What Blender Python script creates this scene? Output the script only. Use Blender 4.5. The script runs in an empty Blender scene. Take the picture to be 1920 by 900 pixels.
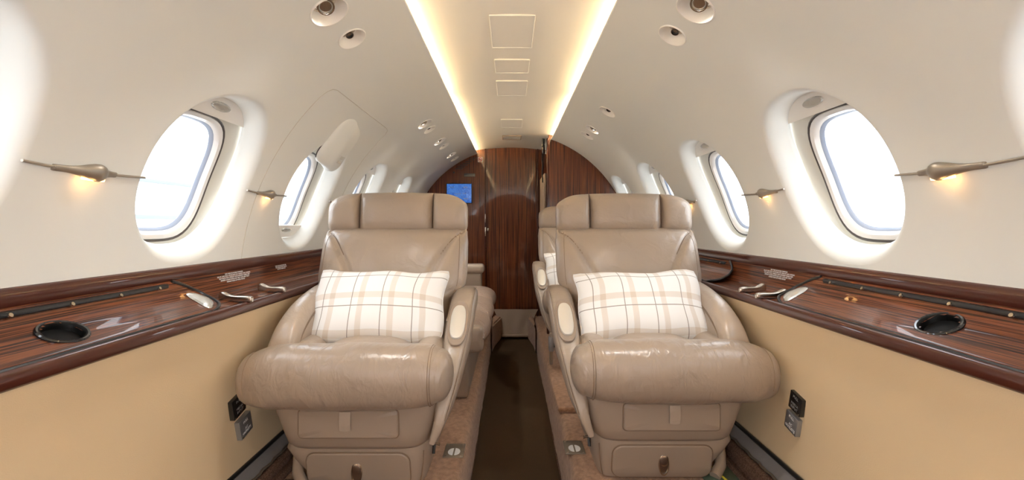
import bpy, bmesh, math, random
from mathutils import Vector, Matrix
random.seed(7)
C = bpy.context.scene.collection
scn = bpy.context.scene
H = 1.01                       # camera height above the aisle floor

# ------------------------------------------------------------------ camera, sky, exposure
cam_d = bpy.data.cameras.new('camera'); cam = bpy.data.objects.new('camera', cam_d); C.objects.link(cam)
cam.location = (0, 0, H); cam.rotation_euler = (math.pi/2, 0, 0)
cam_d.sensor_width = 36; cam_d.lens = 16.125; cam_d.shift_y = -0.0146; cam_d.shift_x = 0.001
cam_d.clip_start = 0.02
scn.camera = cam
scn.view_settings.view_transform = 'Standard'; scn.view_settings.look = 'None'
scn.view_settings.gamma = 1; scn.view_settings.use_curve_mapping = False
scn.view_settings.exposure = 0.86
scn.cycles.use_denoising = True
scn.cycles.max_bounces = 14; scn.cycles.diffuse_bounces = 8; scn.cycles.glossy_bounces = 5
scn.cycles.transparent_max_bounces = 12
scn.cycles.sample_clamp_indirect = 8
w = bpy.data.worlds.new('sky'); scn.world = w; w.use_nodes = True
WORLD_STRENGTH = 3.5
REAR_FILL_W = 26.0
COVE_STRENGTH = 46.0
READ_W = 8.0
bg = w.node_tree.nodes['Background']
bg.inputs[0].default_value = (0.93, 0.965, 1.0, 1); bg.inputs[1].default_value = WORLD_STRENGTH

def portal(name, loc, size, rot):
    l = bpy.data.lights.new(name, 'AREA'); l.shape = 'RECTANGLE'; l.size, l.size_y = size
    l.cycles.is_portal = True
    o = bpy.data.objects.new(name, l); C.objects.link(o); o.location = loc; o.rotation_euler = rot
    return o
# added area lights in unseen side openings behind the camera, to brighten seat fronts
for sd_ in (-1, 1):
    dl = bpy.data.lights.new('rear_fill', 'AREA'); dl.shape = 'RECTANGLE'; dl.size = 1.5; dl.size_y = 0.72; dl.energy = REAR_FILL_W; dl.color = (0.96, 0.98, 1.0)
    do = bpy.data.objects.new('rear_fill', dl); C.objects.link(do); do.location = (sd_*0.93, -1.575, H-0.1); do.rotation_euler = (0, sd_*math.pi/2, 0)

# ------------------------------------------------------------------ materials
def mat(name, col, rough=0.5, metal=0.0, coat=0.0, spec=0.5, bump=None, emit=None, coat_rough=0.03, sheen=0):
    m = bpy.data.materials.new(name); m.use_nodes = True
    nt = m.node_tree; b = nt.nodes['Principled BSDF']
    b.inputs['Base Color'].default_value = (*col, 1); b.inputs['Roughness'].default_value = rough
    b.inputs['Metallic'].default_value = metal; b.inputs['Coat Weight'].default_value = coat
    b.inputs['Coat Roughness'].default_value = coat_rough
    b.inputs['Specular IOR Level'].default_value = spec
    b.inputs['Sheen Weight'].default_value = sheen
    if emit:
        b.inputs['Emission Color'].default_value = (*emit[0], 1); b.inputs['Emission Strength'].default_value = emit[1]
    if bump:   # (scale, strength, distance, stretch)
        tc = nt.nodes.new('ShaderNodeTexCoord'); mp = nt.nodes.new('ShaderNodeMapping')
        mp.inputs['Scale'].default_value = bump[3] if len(bump) > 3 else (1, 1, 1)
        n = nt.nodes.new('ShaderNodeTexNoise'); n.inputs['Scale'].default_value = bump[0]; n.inputs['Detail'].default_value = 4
        bp = nt.nodes.new('ShaderNodeBump'); bp.inputs['Strength'].default_value = bump[1]; bp.inputs['Distance'].default_value = bump[2]
        nt.links.new(tc.outputs['Object'], mp.inputs[0]); nt.links.new(mp.outputs[0], n.inputs['Vector'])
        nt.links.new(n.outputs['Fac'], bp.inputs['Height']); nt.links.new(bp.outputs[0], b.inputs['Normal'])
    return m

def noise_color(m, scale, stretch, stops, detail=3, coord='Object', distort=0):
    nt = m.node_tree; b = nt.nodes['Principled BSDF']
    tc = nt.nodes.new('ShaderNodeTexCoord'); mp = nt.nodes.new('ShaderNodeMapping'); mp.inputs['Scale'].default_value = stretch
    n = nt.nodes.new('ShaderNodeTexNoise'); n.inputs['Scale'].default_value = scale; n.inputs['Detail'].default_value = detail
    n.inputs['Distortion'].default_value = distort
    r = nt.nodes.new('ShaderNodeValToRGB'); cr = r.color_ramp
    while len(cr.elements) < len(stops): cr.elements.new(0.5)
    for e, (p, c) in zip(cr.elements, stops): e.position = p; e.color = (*c, 1)
    nt.links.new(tc.outputs[coord], mp.inputs[0]); nt.links.new(mp.outputs[0], n.inputs['Vector'])
    nt.links.new(n.outputs['Fac'], r.inputs[0]); nt.links.new(r.outputs[0], b.inputs['Base Color'])
    return n, r

M = {}
M['liner'] = mat('cream_headliner', (0.755, 0.765, 0.73), 0.55, bump=(160, 0.06, 0.002))
M['liner_ceiling'] = mat('cream_ceiling_fabric', (0.78, 0.765, 0.715), 0.6, bump=(160, 0.06, 0.002))
M['ivory'] = mat('ivory_plastic', (0.84, 0.82, 0.77), 0.35)
M['frame_white'] = mat('window_frame_plastic', (0.72, 0.69, 0.66), 0.3)
M['track_beige'] = mat('window_surround_plastic', (0.54, 0.515, 0.45), 0.32)
M['gasket'] = mat('dark_brown_gasket', (0.06, 0.045, 0.04), 0.4)
M['seal_blue'] = mat('blue_grey_window_seal', (0.33, 0.38, 0.48), 0.35)
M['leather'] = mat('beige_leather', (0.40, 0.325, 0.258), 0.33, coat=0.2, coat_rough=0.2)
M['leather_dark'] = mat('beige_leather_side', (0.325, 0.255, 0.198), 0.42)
M['stitch'] = mat('leather_seam', (0.22, 0.15, 0.10), 0.6)
M['tan'] = mat('tan_wall_fabric', (0.70, 0.54, 0.335), 0.85, bump=(420, 0.25, 0.002))
M['wood'] = mat('glossy_striped_wood', (0.2, 0.08, 0.04), 0.4, coat=0.45, coat_rough=0.02, spec=0.1)
noise_color(M['wood'], 1.0, (300, 3.0, 300), [(0.34, (0.014, 0.005, 0.003)), (0.46, (0.065, 0.019, 0.008)), (0.56, (0.19, 0.056, 0.020)), (0.67, (0.028, 0.009, 0.005))], 4)
M['wood_v'] = mat('glossy_striped_wood_vertical', (0.2, 0.08, 0.04), 0.35, coat=0.8, coat_rough=0.05, spec=0.3)
noise_color(M['wood_v'], 1.0, (190, 190, 2.2), [(0.34, (0.024, 0.006, 0.003)), (0.47, (0.085, 0.022, 0.007)), (0.58, (0.20, 0.058, 0.017)), (0.7, (0.055, 0.015, 0.005))], 4)
M['wood_edge'] = mat('glossy_mahogany_edge', (0.060, 0.014, 0.008), 0.3, coat=0.7, coat_rough=0.02, spec=0.2)
M['black'] = mat('black_rubber', (0.012, 0.012, 0.013), 0.3)
M['cup_black'] = mat('cup_black', (0.004, 0.004, 0.004), 0.5, spec=0.15)
M['black_gloss'] = mat('black_gloss', (0.01, 0.01, 0.011), 0.12, coat=0.6)
M['nickel'] = mat('brushed_nickel', (0.56, 0.50, 0.43), 0.22, metal=1.0, bump=(60, 0.15, 0.001, (20, 1, 1)))
M['nickel_plate'] = mat('satin_champagne_nickel', (0.80, 0.78, 0.74), 0.28, metal=0.55)
M['bronze'] = mat('bronze_cable', (0.34, 0.30, 0.25), 0.38, metal=0.7)
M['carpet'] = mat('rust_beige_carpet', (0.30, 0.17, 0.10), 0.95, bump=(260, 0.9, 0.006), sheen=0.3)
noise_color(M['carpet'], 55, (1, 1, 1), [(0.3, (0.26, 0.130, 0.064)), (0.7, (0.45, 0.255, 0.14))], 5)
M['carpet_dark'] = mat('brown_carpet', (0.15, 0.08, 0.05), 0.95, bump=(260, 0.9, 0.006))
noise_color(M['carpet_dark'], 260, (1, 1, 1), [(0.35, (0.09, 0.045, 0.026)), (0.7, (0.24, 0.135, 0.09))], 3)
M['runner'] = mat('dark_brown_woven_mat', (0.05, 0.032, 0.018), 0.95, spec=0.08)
M['grey_metal'] = mat('dull_grey_metal', (0.34, 0.33, 0.33), 0.45, metal=0.4, bump=(90, 0.3, 0.002))
M['silver'] = mat('silver_plate', (0.36, 0.37, 0.39), 0.35, metal=0.7)
M['green_metal'] = mat('green_primer_metal', (0.10, 0.14, 0.10), 0.5)
M['text_white'] = mat('white_lettering', (0.8, 0.8, 0.8), 0.5)
M['text_grey'] = mat('grey_lettering', (0.5, 0.5, 0.48), 0.5)
M['text_dim'] = mat('dim_lettering', (0.25, 0.24, 0.23), 0.5)
M['paper'] = mat('white_sign', (0.8, 0.8, 0.8), 0.5)
M['red'] = mat('red_sign_print', (0.6, 0.05, 0.04), 0.5)
M['dark_print'] = mat('dark_sign_print', (0.03, 0.03, 0.03), 0.5)
M['amber'] = mat('warm_lamp_lens', (1.0, 0.6, 0.25), 0.4, emit=((1.0, 0.50, 0.16), 6.0))
M['amber_dot'] = mat('warm_lamp_hole', (1.0, 0.6, 0.25), 0.4, emit=((1.0, 0.55, 0.2), 3.0))
M['cove'] = mat('warm_cove_strip', (1.0, 0.8, 0.5), 0.4, emit=((1.0, 0.73, 0.42), COVE_STRENGTH))
M['lens'] = mat('clear_ribbed_lens', (0.50, 0.485, 0.44), 0.18, metal=0.45, coat=0.6, bump=(40, 0.5, 0.002, (1, 12, 12)))
M['concrete'] = mat('pale_apron', (0.80, 0.80, 0.78), 0.8)
M['hangar'] = mat('pale_hangar_wall', (0.62, 0.65, 0.7), 0.7)
M['hangar_band'] = mat('grey_hangar_band', (0.15, 0.17, 0.21), 0.7)
M['grey_plate'] = mat('taupe_metal_plate', (0.25, 0.21, 0.165), 0.4, metal=0.5)
M['curtain'] = mat('pleated_beige_panel', (0.46, 0.36, 0.27), 0.6)

# leather: soft broad wrinkles on top of a fine grain
def leather_bump(m, wr=(9, 9, 9), strength=0.25):
    nt = m.node_tree; b = nt.nodes['Principled BSDF']
    tc = nt.nodes.new('ShaderNodeTexCoord'); mp = nt.nodes.new('ShaderNodeMapping'); mp.inputs['Scale'].default_value = wr
    n1 = nt.nodes.new('ShaderNodeTexNoise'); n1.inputs['Scale'].default_value = 1.0; n1.inputs['Detail'].default_value = 3; n1.inputs['Distortion'].default_value = 0.8
    n2 = nt.nodes.new('ShaderNodeTexNoise'); n2.inputs['Scale'].default_value = 380; n2.inputs['Detail'].default_value = 2
    b1 = nt.nodes.new('ShaderNodeBump'); b1.inputs['Strength'].default_value = strength; b1.inputs['Distance'].default_value = 0.015
    b2 = nt.nodes.new('ShaderNodeBump'); b2.inputs['Strength'].default_value = 0.12; b2.inputs['Distance'].default_value = 0.001
    L = nt.links.new
    L(tc.outputs['Object'], mp.inputs[0]); L(mp.outputs[0], n1.inputs['Vector']); L(tc.outputs['Object'], n2.inputs['Vector'])
    L(n1.outputs['Fac'], b1.inputs['Height']); L(n2.outputs['Fac'], b2.inputs['Height'])
    L(b1.outputs[0], b2.inputs['Normal']); L(b2.outputs[0], b.inputs['Normal'])
leather_bump(M['leather'], (14, 16, 16), 0.34)
leather_bump(M['leather_dark'], (8, 8, 8), 0.1)
M['leather_wrinkled'] = mat('creased_beige_leather', (0.36, 0.265, 0.205), 0.34, coat=0.15, coat_rough=0.2)
leather_bump(M['leather_wrinkled'], (22, 80, 20), 1.0)
M['leather_roll'] = mat('beige_leather_roll', (0.335, 0.265, 0.207), 0.30, coat=0.15, coat_rough=0.22)
leather_bump(M['leather_roll'], (30, 14, 16), 0.36)

# woven runner
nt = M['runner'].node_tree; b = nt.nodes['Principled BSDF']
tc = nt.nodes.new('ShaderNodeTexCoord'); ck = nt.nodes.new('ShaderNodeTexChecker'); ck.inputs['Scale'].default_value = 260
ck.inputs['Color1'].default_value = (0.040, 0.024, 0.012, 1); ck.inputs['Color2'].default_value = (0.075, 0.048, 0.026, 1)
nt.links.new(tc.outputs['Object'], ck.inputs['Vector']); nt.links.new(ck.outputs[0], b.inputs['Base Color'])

def glass():
    m = bpy.data.materials.new('window_glass'); m.use_nodes = True; nt = m.node_tree; nt.nodes.clear()
    o = nt.nodes.new('ShaderNodeOutputMaterial'); mx = nt.nodes.new('ShaderNodeMixShader'); t = nt.nodes.new('ShaderNodeBsdfTransparent')
    g = nt.nodes.new('ShaderNodeBsdfGlossy'); g.inputs['Roughness'].default_value = 0.02
    lw = nt.nodes.new('ShaderNodeLayerWeight'); lw.inputs[0].default_value = 0.15
    f = nt.nodes.new('ShaderNodeMath'); f.operation = 'MULTIPLY'; f.inputs[1].default_value = 0.18; nt.links.new(lw.outputs['Facing'], f.inputs[0])
    t.inputs[0].default_value = (0.95, 0.97, 1, 1)
    nt.links.new(f.outputs[0], mx.inputs[0]); nt.links.new(t.outputs[0], mx.inputs[1]); nt.links.new(g.outputs[0], mx.inputs[2]); nt.links.new(mx.outputs[0], o.inputs[0])
    return m
M['glass'] = glass()

# plaid cotton for the pillows: bands and thin lines from object coordinates
def plaid():
    m = mat('plaid_cotton', (0.8, 0.8, 0.8), 0.9, sheen=0.2); nt = m.node_tree; b = nt.nodes['Principled BSDF']; L = nt.links.new
    tc = nt.nodes.new('ShaderNodeUVMap'); sp = nt.nodes.new('ShaderNodeSeparateXYZ'); L(tc.outputs[0], sp.inputs[0])
    def math_(op, a, bb):
        n = nt.nodes.new('ShaderNodeMath'); n.operation = op
        for i, v in enumerate((a, bb)):
            if v is None: continue
            if isinstance(v, (int, float)): n.inputs[i].default_value = v
            else: L(v, n.inputs[i])
        return n.outputs[0]
    def band(src, period, off, width):
        x = math_('FRACT', math_('DIVIDE', math_('ADD', src, off), period), None)
        d = math_('ABSOLUTE', math_('SUBTRACT', x, 0.5), None)
        return math_('LESS_THAN', d, width/period/2)
    px, py = 0.108, 0.122
    wide = math_('MULTIPLY', math_('ADD', band(sp.outputs[0], px, 0.030, 0.020), band(sp.outputs[1], py, 0.042, 0.022)), 0.55)
    thin = math_('MAXIMUM', band(sp.outputs[0], px, 0.064, 0.0030), band(sp.outputs[1], py, 0.078, 0.0030))
    n = nt.nodes.new('ShaderNodeTexNoise'); n.inputs['Scale'].default_value = 900
    mx1 = nt.nodes.new('ShaderNodeMix'); mx1.data_type = 'RGBA'; mx1.inputs[6].default_value = (0.90, 0.90, 0.89, 1); mx1.inputs[7].default_value = (0.68, 0.60, 0.51, 1)
    L(wide, mx1.inputs[0])
    mx2 = nt.nodes.new('ShaderNodeMix'); mx2.data_type = 'RGBA'; L(mx1.outputs[2], mx2.inputs[6]); mx2.inputs[7].default_value = (0.26, 0.22, 0.19, 1)
    L(math_('MULTIPLY', thin, 0.85), mx2.inputs[0]); L(mx2.outputs[2], b.inputs['Base Color'])
    bp = nt.nodes.new('ShaderNodeBump'); bp.inputs['Strength'].default_value = 0.3; bp.inputs['Distance'].default_value = 0.001
    L(n.outputs['Fac'], bp.inputs['Height']); L(bp.outputs[0], b.inputs['Normal'])
    return m
M['plaid'] = plaid()

def sea_screen():
    m = mat('blue_map_screen', (0.02, 0.05, 0.2), 0.2); nt = m.node_tree; b = nt.nodes['Principled BSDF']; L = nt.links.new
    tc = nt.nodes.new('ShaderNodeTexCoord'); n = nt.nodes.new('ShaderNodeTexNoise'); n.inputs['Scale'].default_value = 75; n.inputs['Detail'].default_value = 3; n.inputs['Distortion'].default_value = 2
    r = nt.nodes.new('ShaderNodeValToRGB'); r.color_ramp.elements[0].position = 0.35; r.color_ramp.elements[0].color = (0.0, 0.06, 0.40, 1)
    r.color_ramp.elements[1].position = 0.68; r.color_ramp.elements[1].color = (0.13, 0.36, 0.85, 1)
    L(tc.outputs['Object'], n.inputs['Vector']); L(n.outputs['Fac'], r.inputs[0]); L(r.outputs[0], b.inputs['Emission Color'])
    b.inputs['Emission Strength'].default_value = 0.42
    return m
M['screen'] = sea_screen()

# ------------------------------------------------------------------ mesh helpers
def P(x, d, z): return Vector((x, d, z + H))      # z is measured from eye level

def link(name, bm, m, parent=None, loc=None, smooth=True, angle=40):
    """bm in world coordinates; the object's origin goes to loc (or the parent's spot)"""
    me = bpy.data.meshes.new(name)
    bmesh.ops.recalc_face_normals(bm, faces=bm.faces)
    bm.to_mesh(me); bm.free()
    o = bpy.data.objects.new(name, me); C.objects.link(o)
    me.materials.append(m)
    if smooth:
        for p in me.polygons: p.use_smooth = True
        try: me.set_sharp_from_angle(angle=math.radians(angle))
        except Exception: pass
    if parent is not None:
        org = world_org(parent); me.transform(Matrix.Translation(-org)); o.parent = parent
    elif loc is not None:
        me.transform(Matrix.Translation(-Vector(loc))); o.location = loc
    return o

def world_org(o):
    v = Vector(o.location); p = o.parent
    while p is not None: v = v + Vector(p.location); p = p.parent
    return v

def thing(name, label, cat, loc, group=None):
    o = bpy.data.objects.new(name, None); C.objects.link(o); o.location = loc; o.empty_display_size = 0.05
    o['label'] = label; o['category'] = cat
    if group: o['group'] = group
    return o
def tag(o, label, cat, group=None):
    o['label'] = label; o['category'] = cat
    if group: o['group'] = group
    return o
def struct(o): o['kind'] = 'structure'; return o

def rings_mesh(bm, rings, closed=True, cap=True):
    vs = [[bm.verts.new(p) for p in r] for r in rings]
    n = len(vs[0])
    for a, b_ in zip(vs, vs[1:]):
        for i in range(n if closed else n - 1):
            j = (i + 1) % n
            bm.faces.new((a[i], a[j], b_[j], b_[i]))
    if cap and closed:
        bm.faces.new(vs[0]); bm.faces.new(list(reversed(vs[-1])))
    return vs

def sup(a, b_, e, n=32):
    out = []
    for i in range(n):
        t = 2*math.pi*i/n; c, s = math.cos(t), math.sin(t)
        out.append((a*math.copysign(abs(c)**(2/e), c), b_*math.copysign(abs(s)**(2/e), s)))
    return out

def sweep(bm, path, sizes, side=Vector((1, 0, 0)), e=2.6, n=28, cap=True, round_ends=0.0):
    """path: points; sizes: (w along side, h along normal)"""
    pts = [Vector(p) for p in path]; sizes = list(sizes)
    if round_ends > 0:
        t0 = (pts[1]-pts[0]).normalized(); t1 = (pts[-1]-pts[-2]).normalized()
        pre, pres, post, posts = [], [], [], []
        K = 6
        for k in range(K):
            a = (k + 0.35)/(K)*math.pi/2
            pre.append(pts[0] - t0*round_ends*math.cos(a)); pres.append((sizes[0][0]*math.sin(a), sizes[0][1]*math.sin(a)))
        for k in reversed(range(K)):
            a = (k + 0.35)/(K)*math.pi/2
            post.append(pts[-1] + t1*round_ends*math.cos(a)); posts.append((sizes[-1][0]*math.sin(a), sizes[-1][1]*math.sin(a)))
        pts = pre + pts + post; sizes = pres + sizes + posts
    rings = []
    for i, p in enumerate(pts):
        a = pts[max(0, i-1)]; b_ = pts[min(len(pts)-1, i+1)]
        t = (b_ - a).normalized(); sd = (side - t*side.dot(t)).normalized(); nn = t.cross(sd)
        w_, h_ = sizes[i]
        rings.append([p + sd*x + nn*y for x, y in sup(w_/2, h_/2, e, n)])
    rings_mesh(bm, rings, True, cap)

def catmull(keys, n=6):
    """smooth interpolation of tuples"""
    out = []
    K = [tuple(k) for k in keys]
    for i in range(len(K)-1):
        p0 = K[max(0, i-1)]; p1 = K[i]; p2 = K[i+1]; p3 = K[min(len(K)-1, i+2)]
        for s in range(n):
            t = s/n
            out.append(tuple(0.5*((2*b_) + (-a+c)*t + (2*a-5*b_+4*c-d)*t*t + (-a+3*b_-3*c+d)*t**3) for a, b_, c, d in zip(p0, p1, p2, p3)))
    out.append(K[-1]); return out

def tube(bm, path, r, n=8):
    pts = [Vector(p) for p in path]
    rings = []; prev = None
    for i, p in enumerate(pts):
        t = (pts[min(len(pts)-1, i+1)] - pts[max(0, i-1)]).normalized()
        if prev is None: prev = t.orthogonal().normalized()
        sd = (prev - t*prev.dot(t)).normalized(); prev = sd; nn = t.cross(sd)
        rr = r[i] if isinstance(r, (list, tuple)) else r
        rings.append([p + sd*rr*math.cos(2*math.pi*k/n) + nn*rr*math.sin(2*math.pi*k/n) for k in range(n)])
    rings_mesh(bm, rings)

def rbox(bm, lo, hi, r=0.004, seg=2):
    t = bmesh.new(); bmesh.ops.create_cube(t, size=1)
    lo, hi = Vector(lo), Vector(hi); c = (lo+hi)/2; s = hi-lo
    for v in t.verts: v.co = Vector((v.co.x*abs(s.x), v.co.y*abs(s.y), v.co.z*abs(s.z))) + c
    r = min(r, min(abs(x) for x in s)*0.45)
    if r > 0: bmesh.ops.bevel(t, geom=list(t.edges), offset=r, segments=seg, affect='EDGES', profile=0.5)
    merge(bm, t)

def merge(bm, t, mtx=None):
    if mtx is not None: t.transform(mtx)
    me = bpy.data.meshes.new('tmp'); t.to_mesh(me); t.free(); bm.from_mesh(me); bpy.data.meshes.remove(me)

def inflate(bm, fn, ns=28, nt_=20, uv=None):
    """fn(s,t)->(front, back) with s,t in [-1,1]; the border points of both must agree"""
    S = [math.sin(math.pi/2*(-1 + 2*i/ns)) for i in range(ns+1)]; T = [math.sin(math.pi/2*(-1 + 2*j/nt_)) for j in range(nt_+1)]
    F, B = {}, {}
    for i, s in enumerate(S):
        for j, t in enumerate(T):
            f, b_ = fn(s, t)
            F[i, j] = bm.verts.new(f)
            B[i, j] = F[i, j] if i in (0, ns) or j in (0, nt_) else bm.verts.new(b_)
    lay = bm.loops.layers.uv.new('UVMap') if uv else None
    for i in range(ns):
        for j in range(nt_):
            idx = [(i, j), (i+1, j), (i+1, j+1), (i, j+1)]
            for D_, rev in ((F, False), (B, True)):
                q = idx[::-1] if rev else idx
                f = bm.faces.new([D_[k] for k in q])
                if lay:
                    for lp, k in zip(f.loops, q): lp[lay].uv = uv(S[k[0]], T[k[1]])

def prism(bm, poly, ext, r=0.0):
    """poly: list of Vectors (planar), ext: Vector"""
    t = bmesh.new()
    a = [t.verts.new(p) for p in poly]; b_ = [t.verts.new(Vector(p)+ext) for p in poly]
    t.faces.new(a); t.faces.new(b_[::-1]); n = len(poly)
    for i in range(n): t.faces.new((a[i], b_[i], b_[(i+1) % n], a[(i+1) % n]))
    bmesh.ops.recalc_face_normals(t, faces=t.faces)
    if r > 0: bmesh.ops.bevel(t, geom=list(t.edges), offset=r, segments=2, affect='EDGES')
    merge(bm, t)

def extrude_profile(bm, prof, d0, d1, side, nd=1):
    """profile in (u, z), swept along D, open"""
    rings = []
    for k in range(nd+1):
        d = d0 + (d1-d0)*k/nd
        rings.append([P(side*u, d, z) for u, z in prof])
    vs = [[bm.verts.new(p) for p in r] for r in rings]
    for a, b_ in zip(vs, vs[1:]):
        for i in range(len(prof)-1): bm.faces.new((a[i], a[i+1], b_[i+1], b_[i]))

def text_mesh(bm, txt, size, mtx, align='CENTER', space=1.0, extr=0.0003):
    cu = bpy.data.curves.new('t', 'FONT'); cu.body = txt; cu.size = size; cu.align_x = align; cu.align_y = 'CENTER'
    cu.space_line = space; cu.extrude = extr; cu.resolution_u = 2
    o = bpy.data.objects.new('t', cu); C.objects.link(o)
    dg = bpy.context.evaluated_depsgraph_get(); me = bpy.data.meshes.new_from_object(o.evaluated_get(dg))
    me.transform(mtx); bm.from_mesh(me); bpy.data.objects.remove(o); bpy.data.meshes.remove(me)

def frame(o, x, y, z):
    m = Matrix.Identity(4)
    for r in range(3):
        m[r][0] = x[r]; m[r][1] = y[r]; m[r][2] = z[r]; m[r][3] = o[r]
    return m

# ------------------------------------------------------------------ cabin shell
R, ZC = 0.915, -0.22
def cyl(side, d, s, dep=0.0):
    th = s/R
    return P(side*(R+dep)*math.cos(th), d, ZC + (R+dep)*math.sin(th))
S0 = R*math.asin((-0.119-ZC)/R); S1 = R*math.atan2(0.863, 0.305)
SC = R*math.radians(22.9)
PITCH = 0.68
AR, BR, AO, BO = 0.218, 0.252, 0.182, 0.208
DEPTH = 0.055
def sray(a, b_, e, ang):
    c, s = math.cos(ang), math.sin(ang)
    return (abs(c/a)**e + abs(s/b_)**e)**(-1/e)

S_MID = 0.80
SD = R*math.atan2(0.561+0.22, 0.478)
DISH = {-1: [(1.205, 0.049), (1.378, 0.041), (2.54, 0.042), (2.69, 0.038), (3.07, 0.042), (3.26, 0.038), (3.67, 0.042), (3.88, 0.038)],
        1: [(1.187, 0.049), (1.355, 0.041), (2.27, 0.042), (2.69, 0.042), (2.87, 0.042)]}
DAX = 1.10
def window_wall(side, centers, dend, dstart, name, cut=None):
    bm = bmesh.new()
    # upper strip: cells with a round hole for each lamp or vent
    lo = dstart
    ds = DISH[side]
    for k, (dc, rad) in enumerate(ds):
        y0 = dc-0.085 if not (k and ds[k-1][0] > dc-0.25) else (ds[k-1][0]+dc)/2
        y1 = dc+0.085 if not (k < len(ds)-1 and ds[k+1][0] < dc+0.25) else (ds[k+1][0]+dc)/2
        if k == 0: prev = dstart
        else: prev = last
        if y0 - prev > 0.001:
            nn = max(1, int((y0-prev)/0.15)); g = [[bm.verts.new(cyl(side, prev+(y0-prev)*i/nn, S_MID+(S1-S_MID)*j/16)) for j in range(17)] for i in range(nn+1)]
            for i in range(nn):
                for j in range(16): bm.faces.new((g[i][j], g[i+1][j], g[i+1][j+1], g[i][j+1]))
        last = y1
        bd = [(y0+(y1-y0)*i/12, S_MID) for i in range(12)] + [(y1, S_MID+(S1-S_MID)*i/16) for i in range(16)] + [(y1-(y1-y0)*i/12, S1) for i in range(12)] + [(y0, S1-(S1-S_MID)*i/16) for i in range(16)]
        cols = []
        for (yb, sb) in bd:
            ang = math.atan2(sb-SD, yb-dc); L = math.hypot(yb-dc, sb-SD)
            r0 = sray(rad*DAX, rad, 2, ang)
            cols.append([bm.verts.new(cyl(side, dc+r_*math.cos(ang), SD+r_*math.sin(ang), dp)) for r_, dp in [(r0, 0.004), (r0, 0.0)] + [(r0+(L-r0)*q/7, 0.0) for q in range(1, 8)]])
        n = len(cols)
        for i in range(n):
            a, b_ = cols[i], cols[(i+1) % n]
            for kk in range(len(a)-1): bm.faces.new((a[kk], a[kk+1], b_[kk+1], b_[kk]))
    nn = max(1, int((dend-last)/0.15)); g = [[bm.verts.new(cyl(side, last+(dend-last)*i/nn, S_MID+(S1-S_MID)*j/16)) for j in range(17)] for i in range(nn+1)]
    for i in range(nn):
        for j in range(16): bm.faces.new((g[i][j], g[i+1][j], g[i+1][j+1], g[i][j+1]))
    lo_all = centers[0]-PITCH/2
    for ci, yc in enumerate(centers):
        y0 = (centers[ci-1]+yc)/2 if ci else yc-PITCH/2
        y1 = (centers[ci+1]+yc)/2 if ci < len(centers)-1 else yc+PITCH/2
        # boundary points: bottom, right, top, left
        NB, NS = 22, 34
        bd = []
        for i in range(NB): bd.append((y0+(y1-y0)*i/NB, S0))
        for i in range(NS): bd.append((y1, S0+(S_MID-S0)*i/NS))
        for i in range(NB): bd.append((y1-(y1-y0)*i/NB, S_MID))
        for i in range(NS): bd.append((y0, S_MID-(S_MID-S0)*i/NS))
        prof = [(0.0, 1.16), (0.0, 1.0), (0.05, 0.93), (0.16, 0.74), (0.30, 0.50), (0.45, 0.30), (0.62, 0.145), (0.80, 0.045), (0.93, 0.008), (1.0, 0.0)]
        cols = []
        for (yb, sb) in bd:
            ang = math.atan2(sb-SC, yb-yc); L = math.hypot(yb-yc, sb-SC)
            ro, rr = sray(AO, BO, 2.35, ang), sray(AR, BR, 2.2, ang)
            rr = min(rr, L*0.98)
            col = []
            for k, (q, dd) in enumerate(prof):
                r_ = ro + (rr-ro)*max(q, 0)
                if q < 0: r_ = ro + 0.03
                col.append(cyl(side, yc+r_*math.cos(ang), SC+r_*math.sin(ang), DEPTH*dd))
            for k in range(1, 11):
                q = k/10; r_ = rr + (L-rr)*q
                col.append(cyl(side, yc+r_*math.cos(ang), SC+r_*math.sin(ang), 0))
            cols.append(col)
        n = len(cols); V = [[bm.verts.new(p) for p in c] for c in cols]
        for i in range(n):
            a, b_ = V[i], V[(i+1) % n]
            for k in range(len(a)-1): bm.faces.new((a[k], a[k+1], b_[k+1], b_[k]))
    def plain(y0, y1):
        nn = max(1, int((y1-y0)/0.1)); g = []
        for i in range(nn+1):
            g.append([bm.verts.new(cyl(side, y0+(y1-y0)*i/nn, S0+(S_MID-S0)*j/34)) for j in range(35)])
        for i in range(nn):
            for j in range(34): bm.faces.new((g[i][j], g[i+1][j], g[i+1][j+1], g[i][j+1]))
    plain(dstart, lo_all); 
    if dend > centers[-1]+PITCH/2: plain(centers[-1]+PITCH/2, dend)
    # lip that turns up into the light cove
    g = []
    for d in (dstart, dend):
        g.append([bm.verts.new(P(side*u, d, z)) for u, z in ((0.305, 0.643), (0.3035, 0.647), (0.307, 0.651), (0.33, 0.650), (0.372, 0.640), (0.372, 0.70))])
    for i in range(5): bm.faces.new((g[0][i], g[1][i], g[1][i+1], g[0][i+1]))
    bmesh.ops.remove_doubles(bm, verts=bm.verts, dist=0.0004)
    return struct(link(name, bm, M['liner'], loc=P(side*0.9, 1.5, 0)))

WL = [-0.09, 0.59, 1.27, 1.94, 2.62, 3.30]
WR = [-0.13, 0.545, 1.22, 1.895, 2.57, 3.24]
DL, DR = 4.14, 3.45
BACK = -1.20     # the side walls stop here: openings added behind the camera to let fill light in
REAR = -1.95
window_wall(-1, WL, DL, BACK, 'wall_left')
wall_r = window_wall(1, WR, DL, BACK, 'wall_right')

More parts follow.
